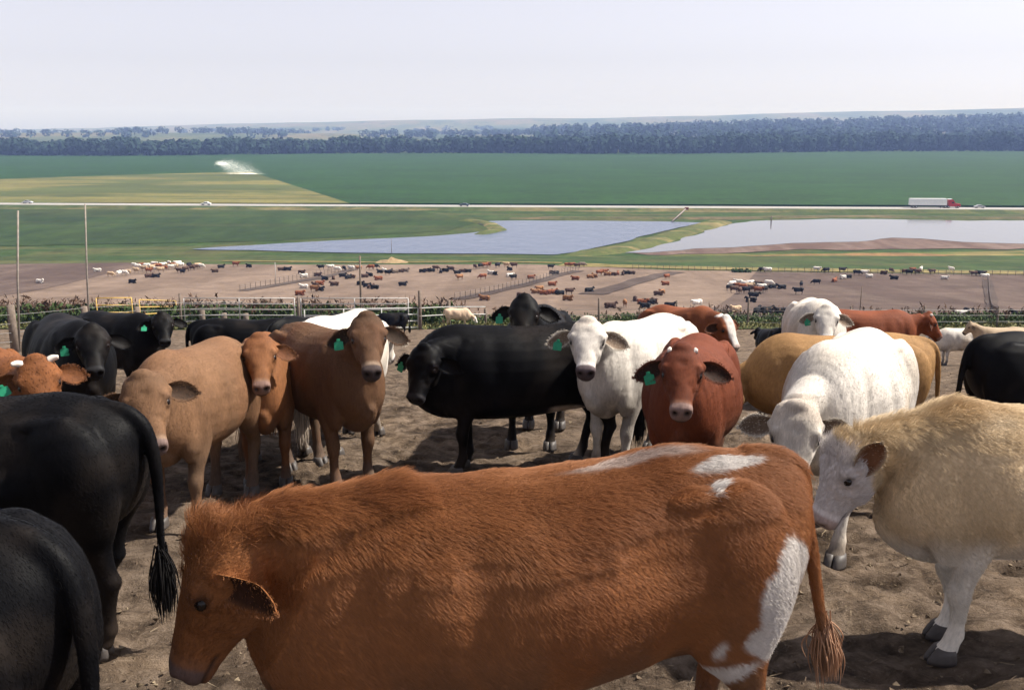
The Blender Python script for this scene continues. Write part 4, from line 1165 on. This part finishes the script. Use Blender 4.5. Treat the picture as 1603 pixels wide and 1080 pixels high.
FAR = '''153,424,w,l 62,442,w,l 173,432,t,s 187,431,w,s 195,430,w,s 201,429,t,s 207,442,b,l 233,433,n,l 244,433,b,l 210,418,w,s 216,420,w,s 214,426,t,s 222,418,r,s 226,423,t,s
230,419,w,s 233,426,r,s 238,421,t,s 241,416,w,s 244,424,w,s 248,419,r,s 252,425,t,s 256,417,w,s 258,422,r,s 262,419,t,s 265,414,w,s 268,421,w,s 271,417,r,s 275,420,t,s 279,415,w,s
283,418,w,s 286,428,b,s 281,426,n,s 291,424,n,s 296,417,b,s 301,422,n,s 306,420,n,s 309,418,t,s 315,419,w,s 337,425,n,l 346,418,b,l 369,416,r,s 390,417,b,l
440,422,n,l 450,422,b,l 472,427,n,l 476,433,w,l 497,431,n,l 503,421,b,s 518,421,w,s 528,424,w,s 539,423,b,s 551,423,w,s 562,422,o,s 581,421,r,s 587,420,b,s 536,432,b,l 545,435,b,l 551,434,n,l
522,436,n,l 509,437,b,l 500,445,r,l 494,448,n,l 524,446,n,l 476,450,w,l 492,456,o,s 500,454,b,l 469,461,r,l 571,433,n,l 579,431,b,l 595,426,b,l 602,424,w,l 607,430,b,s 611,426,b,l 619,426,y,l 627,425,n,l 634,424,y,l 593,437,r,l
564,445,b,l 574,448,b,l 580,450,n,l 587,451,b,l 630,446,b,l 661,425,b,l 668,424,n,l 676,424,b,l 682,422,n,s 690,426,b,l 697,424,b,l 706,421,n,l 716,427,b,l 724,425,n,l 733,425,b,l 744,420,n,s 752,419,b,s 759,418,r,s 765,417,r,s 779,418,b,s
793,417,t,s 805,418,n,s 798,422,b,l 769,428,w,l 775,429,b,l 720,437,o,s 756,436,r,s 798,432,w,l 804,437,b,s 759,469,o,l 815,464,n,l 831,435,r,l 862,420,b,s 864,428,n,l 870,428,b,l 888,417,r,s 896,417,r,s 904,418,n,s 911,417,y,s 901,437,r,l
924,434,o,l 931,433,o,l 938,430,r,s 945,429,r,s 951,430,o,l 960,430,n,l 967,429,r,l 975,429,n,l 982,428,b,l 989,428,n,l 1044,436,r,s 1042,445,r,l 1030,461,n,l 1036,459,o,l 864,446,r,l 922,456,b,l 839,458,o,l 845,456,o,s 851,460,r,l 857,459,n,l 864,459,r,l 871,459,b,l 877,460,b,l
891,460,n,s 888,469,o,l 994,470,n,l 1005,475,r,l 1012,474,n,l 1018,475,b,l 1025,474,n,l 1010,481,b,l 955,481,n,l 978,480,o,s 1048,480,b,l 1091,481,w,s 1152,487,t,l
1142,454,b,s 1146,449,w,s 1149,457,n,s 1153,451,r,s 1156,446,w,s 1158,459,n,s 1162,453,r,s 1166,449,w,s 1168,458,b,s 1172,452,t,s 1175,447,w,s 1178,456,n,s 1182,451,b,s 1186,458,r,s 1189,449,n,s 1193,453,w,s 1197,457,b,s 1203,447,w,s 1179,468,b,s 1176,472,b,l 1185,489,b,l 1200,489,b,l
1193,425,b,s 1202,426,w,s 1278,424,w,s 1293,426,b,s 1318,425,b,s 1341,430,b,s 1352,430,w,s 1361,433,w,l 1328,434,b,l 1320,435,w,l 1383,428,n,l 1395,426,n,s 1400,436,b,l 1416,428,n,s 1423,429,b,s 1429,425,r,s 1436,428,n,s 1441,425,w,s 1459,428,n,s 1489,425,w,s 1478,436,w,l
1524,431,n,s 1531,430,b,s 1537,431,b,s 1542,436,w,s 1306,440,r,l 1278,445,b,s 1254,449,b,s 1250,460,b,s 1224,451,b,l 1209,450,b,l 1222,490,b,l 1237,489,b,l 1244,490,b,l 1515,490,b,l 1552,491,b,l 1483,496,n,l 1504,496,w,l 1597,499,b,l'''
def region(x, y):
    if x < 205: return 'beside the tall poles in the left pen'
    if x < 340: return 'in the crowded bunch of the left pen'
    if x < 460: return 'on the pale mound left of the centre pole'
    if x < 600: return 'by the grass edge near the centre pole' if y < 428 else 'on the slope around the centre pole'
    if x < 835: return 'in the row below the left pond' if y < 431 else 'on the pale slope below the left pond'
    if x < 1000: return 'in the row below the levee' if y < 440 else 'on the slope above the black cow head'
    if x < 1135: return 'on the ribbed slope right of the levee' if y < 465 else 'low in the pen above the red cow'
    if x < 1210: return 'at the grass edge by the dark bush' if y < 430 else ('in the tight bunch above the tan cow' if y < 465 else 'low in the pen above the tan cow')
    if x < 1320: return 'on the dark pen above the white cow face' if y < 470 else 'at the bottom of the dark pen'
    return 'along the far edge of the dark pen' if y < 445 else 'at the bottom of the dark pen'
rr = np.random.default_rng(21)
FO = {}
for e in FAR.split():
    x, y, c, p = e.split(','); x, y = float(x), float(y)
    P = gpt(x, y + 2.2)
    if p == 's' and rr.random() < .3: p = 'g'
    o = mesh_obj(('standing' if p != 'l' else 'lying') + '_cow', None, None, mesh=FM[p])
    o.location = (P[0], P[1], gz(P[0], P[1]) + .10)
    hd_ = rr.choice([0, 180, 0, 180, 20, 160, 200, -20, 60, -70]) + rr.normal(0, 15)
    o.rotation_euler = (0, 0, R(hd_)); sc = .88 + .12 * rr.random(); o.scale = (sc, sc, sc)
    cw, cc = FC[c]; k = .85 + .3 * rr.random()
    o.color = (min(1, cc[0] * k), min(1, cc[1] * k), min(1, cc[2] * k), 1)
    rg = region(x, y)
    tag(o, f'tiny {cw} cow {FP[p]} {rg}', 'cow', 'far cattle ' + rg)
    FO.setdefault(o['label'], []).append((x, o))
ORD = ['first', 'second', 'third', 'fourth', 'fifth', 'sixth', 'seventh', 'eighth', 'ninth', 'tenth', 'eleventh', 'twelfth']
for lb, L_ in FO.items():
    if len(L_) > 1:
        for k, (x, o) in enumerate(sorted(L_, key=lambda q_: q_[0])): o['label'] = lb + ', ' + ORD[k] + ' from left'

# ------------------------------------------------------------------ fences, gates and poles of the yard
M['wood'] = plain('weathered grey post wood', (.17, .135, .11), .9, .1, var=.4, scale=6)
M['steel'] = plain('galvanised pipe', (.42, .41, .40), .6, .3, .1, var=.2, scale=5)
M['yellow_pipe'] = plain('faded yellow pipe', (.55, .36, .10), .6, .3, var=.3, scale=4)
M['wire'] = plain('fence wire', (.30, .29, .28), .5, .4, .5)
def post(parent, name, x, y, h, r_, mat, lean=0, n=8):
    z = gz(x, y)
    mb = MB(); mb.tube([(x, y, z - .3), (x + lean * .5, y, z + h * .5), (x + lean, y, z + h)], r_, n, r_ * .92)
    o = mb.build(name, mat, parent, True)
    return o
def fence(name, pix, hts, r_, wires, label, mat=None, wmat=None, wr=.012, sag=.02, cat='fence'):
    """pix: list of (px, py base) or world (x, y, None)"""
    P = [gpt(*p)[:2] for p in pix]
    root = empty(name, (0, 0, 0)); tag(root, label, cat)
    for k, (p, h) in enumerate(zip(P, hts)): post(root, 'post', p[0], p[1], h, r_, mat or M['wood'])
    for zz_ in wires:
        mb = MB()
        pts = []
        for a, b in zip(P[:-1], P[1:]):
            for k in range(6):
                u = k / 6; q_ = a + (b - a) * u
                z0, z1 = gz(*a), gz(*b)
                pts.append((q_[0], q_[1] - r_, z0 + (z1 - z0) * u + zz_ - sag * 4 * u * (1 - u)))
        pts.append((P[-1][0], P[-1][1] - r_, gz(*P[-1]) + zz_))
        mb.tube(pts, wr, 5)
        mb.build('wire' if wr < .02 else 'rail', wmat or M['wire'], root, True)
    return root
fence('yard_fence', [(-160, 566), (24, 551), (136, 531), (217, 520), (318, 514), (352, 513), (386, 512)], [2.1, 2.1, 1.75, 1.5, 1.15, .95, .9], .19, [.5, .9, 1.3, 1.7], 'grey wooden post and wire fence at the left of the yard')
fence('wire_fence', [(803, 513), (870, 513), (937, 513), (1000, 514), (1058, 513), (1112, 513), (1170, 514), (1224, 517), (1330, 514), (1445, 514), (1560, 514), (1700, 514)], [1.3, 1.3, 1.9, .9, 1.75, 1.2, 1.9, .7, 1.4, 1.4, 1.4, 1.4], .075, [.45, .85, 1.2], 'thin wire fence on wooden posts along the weeds at right')
f3 = fence('rail_fence', [(658, 516), (703, 512), (760, 511)], [2.4, 1.75, 1.2], .11, [.85, 1.35], 'short rail fence right of the silver gates', M['wood'], M['steel'], .035, 0)
def gate(label, pa, pb, h, rails, mat, uprights=3, base=.15):
    a, b = gpt(*pa)[:2], gpt(*pb)[:2]
    root = empty('pipe_gate', (a[0], a[1], gz(*a))); tag(root, label, 'gate')
    o = np.array([a[0], a[1], gz(*a)]); bz_ = gz(*b)
    d = np.array([b[0] - a[0], b[1] - a[1], bz_ - o[2]])
    up = np.array([0, 0, 1.])
    for k in range(rails):
        z = base + (h - base) * k / (rails - 1)
        MB().tube([up * z, d + up * z], .032, 8).build('rail', mat, root, True)
    for k in range(uprights):
        u = k / (uprights - 1)
        MB().tube([d * u + up * base + np.array([0, -.035, 0]), d * u + up * h + np.array([0, -.035, 0])], .034, 8).build('upright', mat, root, True)
    return root
gate('yellow pipe gate nearer the left fence', (155, 516), (210, 515), 1.95, 5, M['yellow_pipe'], 2)
gate('yellow pipe gate swung open, angled up to the right', (222, 519), (278, 509), 1.9, 5, M['yellow_pipe'], 2)
gate('silver pipe gate right of the yellow gates', (291, 515), (463, 515), 1.92, 6, M['steel'])
gate('silver pipe gate beside the tall centre pole', (473, 515), (640, 515), 1.92, 6, M['steel'])
gate('low silver alley panel slanting below the silver gates', (478, 521), (655, 516), 1.35, 4, M['steel'], 4)
M['pale_wood'] = plain('sun bleached pole wood', (.27, .24, .21), .9, .1, var=.3, scale=5)
def pole(x, y, h, r_, label, mat=None, lean=.03):
    z = gz(x, y)
    root = MB().tube([(0, 0, -.4), (lean * .45, 0, h * .5), (lean, 0, h)], r_, 8, r_ * .75).build('pole', mat or M['wood'], None, True)
    root.location = (x, y, z); tag(root, label, 'pole'); return root
P = gpt(24, 551); pole(P[0], P[1] + .3, 6.25, .055, 'tall thin pole at the leftmost fence post', M['pale_wood'], .62)
P = gpt(136, 531); pole(P[0], P[1] + .3, 7.1, .055, 'tall thin pole at the second fence post from left', M['pale_wood'], .42)
P = gpt(566, 513); pole(P[0], P[1], 4.6, .075, 'tall wooden pole rising behind the dark brown cow', M['wood'])
P = gpt(468, 512); pole(P[0], P[1], 2.0, .12, 'stout post between the two silver gates', M['wood'])
P = gpt(284, 512); pole(P[0], P[1], 2.2, .1, 'wooden gate post between yellow and silver gates', M['wood'])
P = gpt(1345, 500); pole(P[0], P[1], 3.4, .06, 'thin pole in the dark pen right of the white cow face', M['wood'])
P = gpt(613, 398); pole(P[0], P[1], 4.5, .07, 'thin pole at the near bank of the left pond', M['wood'])
P = gpt(432, 447); pole(P[0], P[1], 4.6, .06, 'thin pole on the pale mound in the pens', M['steel'])
P = gpt(1207, 349); pole(P[0], P[1], 2.6, .25, 'short dark post on the far bank of the right pond', M['wood'])
# pen fence along the far edge
def pen_fence(pa, pb, n, label):
    a, b = gpt(*pa), gpt(*pb)
    root = empty('pen_fence', (a[0], a[1], a[2])); tag(root, label, 'fence')
    top = []
    for k in range(n):
        u = k / (n - 1); x, y = a[0] + (b[0] - a[0]) * u, a[1] + (b[1] - a[1]) * u
        z = gz(x, y)
        MB().box((x - a[0], y - a[1], z - a[2] + .6), (.08, .08, 1.4)).build('post', M['wood'], root); top.append((x - a[0], y - a[1] - .1, z - a[2]))
    for h in (.5, .85, 1.2): MB().tube([(p[0], p[1], p[2] + h) for p in top], .012, 5).build('rail', M['wire'], root)
pen_fence((990, 422), (1280, 428), 30, 'dark pen fence along the far grass edge at centre right')
pen_fence((1280, 428), (1700, 433), 36, 'dark pen fence along the far grass edge at right')
pen_fence((905, 424), (712, 471), 34, 'slanting pen fence beside the dark track at centre')
pen_fence((1546, 438), (1562, 503), 24, 'pen fence running down the slope at far right')
pen_fence((560, 419), (376, 457), 30, 'slanting pen fence on the pale slope at left')

# ------------------------------------------------------------------ weeds along the yard fence
def weeds(name, spots, col, label, leaf, per, tip=None, cat='weeds'):
    r_ = np.random.default_rng(len(spots) + 3)
    S = np.array(spots)
    n = len(S) * per
    k = np.repeat(np.arange(len(S)), per)
    x, y, h = S[k, 0], S[k, 1], S[k, 2]
    u = r_.random(n) if tip is None else tip[0] + (tip[1] - tip[0]) * r_.random(n)
    c = np.stack([x + r_.normal(0, .10, n) * (1 + h * .5) * (.4 if tip else 1), y + r_.normal(0, .10, n), ground(x, y) + h * u], 1)
    a = r_.normal(size=(n, 3)); a[:, 2] = np.abs(a[:, 2]) * 1.3 + .3; a /= np.linalg.norm(a, axis=1)[:, None]
    b = np.cross(a, r_.normal(size=(n, 3))); b /= np.linalg.norm(b, axis=1)[:, None]
    sz = leaf * (.6 + .8 * r_.random((n, 1)))
    a = a * sz * (1.2 if tip is None else 2.0); b = b * sz * (.5 if tip is None else .45)
    V = np.stack([c - a, c + b, c + a, c - b], 1).reshape(-1, 3)
    me = bpy.data.meshes.new(name)
    me.vertices.add(len(V)); me.vertices.foreach_set('co', V.ravel())
    me.loops.add(len(V)); me.loops.foreach_set('vertex_index', np.arange(len(V)))
    me.polygons.add(n); me.polygons.foreach_set('loop_start', np.arange(n) * 4)
    me.update(calc_edges=True)
    t = NT('leaf of ' + name + label[:6])
    nz = t.noise(1.6, 4, .7, t.coord('Object'))
    t.set(t.ramp(nz, [(.3, tuple(v * .55 for v in col)), (.7, tuple(v * 1.5 for v in col))]), .75, .2)
    me.materials.append(t.m)
    return tag(mesh_obj(name, None, None, mesh=me), label, cat, kind='stuff')
rw = np.random.default_rng(33)
def wspots(n, x0, x1, y0, y1, h0, h1, thr=0):
    out = []
    while len(out) < n:
        x = x0 + (x1 - x0) * rw.random(); y = y0 + (y1 - y0) * rw.random() ** 1.3
        if thr and vnoise(np.array([[x * .35, y * .35, 1.]]))[0] < thr: continue
        out.append((x, y, h0 + (h1 - h0) * rw.random()))
    return out
weeds('weeds', wspots(6000, -60, -4, 66, 88, .5, 1.6, .3), (0.0408, 0.0646, 0.0177), 'dull green weeds behind the gates at left', .16, 9)
weeds('weeds', wspots(7000, -4, 62, 65, 88, .15, 1.0, .42), (.052, .080, .026), 'bright green leafy weeds along the wire fence at right', .10, 9)
weeds('seed_heads', wspots(900, -60, -3, 67, 88, 1.2, 2.2, .45), (0.0816, 0.0442, 0.0272), 'rust brown dock seed heads among the weeds at left', .10, 8, (.55, 1.0))
weeds('seed_heads', wspots(260, -3, 60, 66, 88, .9, 1.6, .5), (0.0952, 0.0544, 0.0340), 'scattered brown seed heads among the green weeds at right', .09, 8, (.5, 1.0))
weeds('dry_grass', wspots(2600, -60, 60, 60, 68, .12, .45), (0.1360, 0.1292, 0.0476), 'short dry grass along the foot of the fence', .09, 7, cat='grass')

# ------------------------------------------------------------------ things in the valley
M['white_paint'] = plain('white trailer paint', (.78, .79, .80), .4, .4, var=.06, scale=.5)
M['red_paint'] = plain('red truck paint', (.42, .022, .02), .3, .5, var=.1)
M['tyre'] = plain('tyre rubber', (.02, .02, .02), .8, .2)
M['glass'] = NT('dark vehicle glass').set((.02, .025, .03), .08, .6)
M['chrome'] = NT('bright metal').set((.6, .6, .62), .25, .5, .9)
ang = math.atan2(dr[1], dr[0])
def road_at(px_, lane):
    # point of the road axis seen at that photo column
    best = None
    for k in np.linspace(0, 1, 4001):
        p = np.array(A0) + (np.array(A1) - np.array(A0)) * k
        q_ = 801.5 + F * p[0] / (p[1] * math.cos(TH) + 35 * math.sin(TH))
        if best is None or abs(q_ - px_) < best[0]: best = (abs(q_ - px_), p)
    p = best[1] + nr * lane
    return (p[0], p[1], -34.84)
def wheel(root, x, y, r_, w_=.28):
    o = MB().tube([(x, y - w_ / 2, r_), (x, y + w_ / 2, r_)], r_, 14).build('wheel', M['tyre'], root, True)
    MB().tube([(x, y - w_ / 2 - .015, r_), (x, y + w_ / 2 + .015, r_)], r_ * .5, 10).build('rim', M['chrome'], o)
tr = empty('semi_truck', road_at(1466, 2.0), ang); tag(tr, 'red semi truck pulling a long white box trailer on the highway', 'truck')
T = MB()
T.box((-3.2, 0, 2.62), (15.6, 2.58, 2.86)); T.build('trailer', M['white_paint'], tr)
T = MB(); T.box((-3.2, 0, 1.12), (15.4, 1.0, .16)); T.box((2.3, 0, .62), (.2, 1.6, .95)); T.build('trailer_frame', M['tyre'], tr)
V = [(x, y, z) for y in (-1.2, 1.2) for x, z in ((5.3, .75), (5.3, 3.6), (7.0, 3.75), (7.9, 2.75), (8.2, 2.05), (10.4, 1.85), (10.6, .75))]
n = 7
mbt = MB().add(V, [tuple(range(n)), tuple(range(2 * n - 1, n - 1, -1))] + [(i, n + i, n + (i + 1) % n, (i + 1) % n) for i in range(n)])
mbt.build('cab', M['red_paint'], tr)
MB().box((6.0, 0, 3.78), (1.5, 2.2, .3)).build('roof_fairing', M['white_paint'], tr)
for sg in (-1, 1): MB().box((7.15, sg * 1.205, 2.35), (.9, .03, .6)).build('window', M['glass'], tr)
MB().add([(7.66, -1.05, 3.05), (7.66, 1.05, 3.05), (8.16, 1.05, 2.2), (8.16, -1.05, 2.2)], [(0, 1, 2, 3)]).build('windscreen', M['glass'], tr)
MB().box((10.68, 0, .8), (.16, 2.3, .45)).build('bumper', M['chrome'], tr)
MB().box((6.8, 0, .62), (3.0, 2.0, .5)).build('fuel_tank', M['chrome'], tr)
for x in (-9.6, -8.3, 4.1, 5.4, 9.5):
    for sg in (-1, 1): wheel(tr, x, sg * 1.05, .52, .4)
def car(px_, lane, mat, label, flip=False):
    root = empty('car', road_at(px_, lane), ang + (math.pi if flip else 0)); tag(root, label, 'car')
    prof = [(-2.25, .45), (-2.3, .85), (-1.5, .98), (-.95, 1.42), (.55, 1.45), (1.25, 1.0), (2.15, .86), (2.28, .45)]
    n = len(prof)
    V = [(x, -.88 + (.16 if z > 1.2 else 0), z) for x, z in prof] + [(x, .88 - (.16 if z > 1.2 else 0), z) for x, z in prof]
    MB().add(V, [tuple(range(n)), tuple(range(2 * n - 1, n - 1, -1))] + [(i, n + i, n + (i + 1) % n, (i + 1) % n) for i in range(n)]).build('body', mat, root)
    for sg in (-1, 1):
        MB().add([(-1.1, sg * .87, 1.03), (.95, sg * .87, 1.03), (.45, sg * .755, 1.38), (-.8, sg * .755, 1.38)], [(0, 1, 2, 3)]).build('side_window', M['glass'], root)
        for x in (-1.4, 1.4): wheel(root, x, sg * .80, .33, .22)
    MB().add([(.62, -.66, 1.42), (.62, .66, 1.42), (1.22, .80, 1.04), (1.22, -.80, 1.04)], [(0, 1, 2, 3)]).build('windscreen', M['glass'], root)
car(728, -2.0, plain('dark blue car paint', (.05, .08, .11), .3, .5), 'dark blue car on the highway above the left pond', True)
car(1536, 2.0, plain('silver car paint', (.45, .46, .50), .3, .5), 'silver car on the highway just ahead of the truck')
car(325, -2.0, plain('white car paint', (.75, .75, .74), .3, .5), 'white car on the highway below the hay field', True)
car(40, 2.0, plain('pale grey car paint', (.55, .56, .58), .3, .5), 'pale car on the highway at the far left')
# pump pipe on the bank between the ponds
a, b = flat(1052, 348), flat(1076, 337)
M['pipe'] = plain('dull pale pipe', (.22, .18, .17), .7, .2)
root = empty('pump_pipe', (a[0], a[1], -35.7)); tag(root, 'pale inclined pump pipe on the bank between the ponds', 'pipe')
d = np.array([b[0] - a[0], b[1] - a[1], 3.0])
MB().tube([(0, 0, 0), d * .85], .26, 10).build('pipe', M['pipe'], root, True)
MB().box(d * .93 + np.array([0, 0, -.2]), (1.5, 1.2, 1.0)).build('pump_housing', plain('rusty housing', (.22, .07, .05), .7, .2), root)
MB().tube([d * .5 + np.array([.3, .5, 0]), d * .5 + np.array([.3, .5, -1.7])], .12, 6).build('support_leg', M['wood'], root)
# dirt mound by the pond
P = gpt(613, 411)
V, Fc = [(0, 0, 1.5)], []
for k in range(1, 6):
    for j in range(22):
        a_ = j * 2 * math.pi / 22; rad = k / 5
        V.append((5.0 * rad * math.cos(a_), 3.0 * rad * math.sin(a_), 1.1 * (1 - rad) ** 1.0 * (.7 + .6 * random.random()) - .15 * (k == 5)))
for j in range(22): Fc.append((0, 1 + j, 1 + (j + 1) % 22))
for k in range(4):
    for j in range(22): Fc.append((1 + k * 22 + j, 1 + (k + 1) * 22 + j, 1 + (k + 1) * 22 + (j + 1) % 22, 1 + k * 22 + (j + 1) % 22))
o = mesh_obj('dirt_mound', V, Fc, mat_grass('straw heap', (.28, .19, .10), (.36, .26, .15), (.2, .16, .08), .3, .5), smooth=True)
o.location = (P[0], P[1], gz(P[0], P[1])); tag(o, 'low straw coloured dirt mound below the left pond', 'mound')
# bush at the pen edge
rb = np.random.default_rng(8)
P = gpt(1163, 427)
woods('bush', [(P[0] + dx_, P[1], gz(P[0], P[1]) - .3, 1.2, .9) for dx_ in (-1.8, -.4, 1.0)], 'dark green bush at the grass edge of the pens', 70, (.03, .055, .02), (.2, .4), 6)
# water jet of the field sprinkler
S0 = flat(398, 272.5, -35)
n = 5000
u = rb.random(n) ** .8
cx = S0[0] - u * 27; cz = -35 + 1.5 + 9.5 * u - 3.0 * u * u
spread = .5 + 4.2 * np.sin(np.pi * np.clip(.12 + u * .8, 0, 1)) ** 1.5
px_ = cx + rb.normal(0, 1, n) * spread * .9 + (rb.random(n) < .25) * 9 * rb.random(n)
pz = cz + rb.normal(0, 1, n) * spread * .55 - np.abs(rb.normal(0, 1.2, n)) * (u < .7) * 2.0
pz = np.maximum(pz, -34.9); py_ = S0[1] + rb.normal(0, 3, n)
V, Fc = [], []
tt = np.array([(1, 1, 1), (-1, -1, 1), (-1, 1, -1), (1, -1, -1)], float)
for i in range(n):
    sc = .018 + .05 * rb.random() ** 2
    V += [tuple(v) for v in (tt * sc + (px_[i], py_[i], pz[i]))]
    k = 4 * i; Fc += [(k, k + 1, k + 2), (k, k + 3, k + 1), (k, k + 2, k + 3), (k + 1, k + 3, k + 2)]
tag(mesh_obj('water_spray', V, Fc, NT('water droplets').set((.75, .80, .86), .3, .5)), 'white jet of sprinkler water above the hay field corner', 'water spray', kind='stuff')

# ------------------------------------------------------------------ haze
HB = MB().box((0, 3700, 46), (23000, 8600, 168))
ht = NT('haze air')
ht.n.remove(ht.b)
vol = ht.new('ShaderNodeVolumePrincipled')
vol.inputs['Color'].default_value = (.35, .50, 1.0, 1)
vol.inputs['Absorption Color'].default_value = (1, 1, 1, 1)
vol.inputs['Density'].default_value = .00018
vol.inputs['Anisotropy'].default_value = .0
ht.link(vol.outputs[0], ht.out.inputs['Volume'])
hz = HB.build('haze', ht.m)
tag(hz, 'thin bluish haze over the valley', 'haze', kind='stuff')
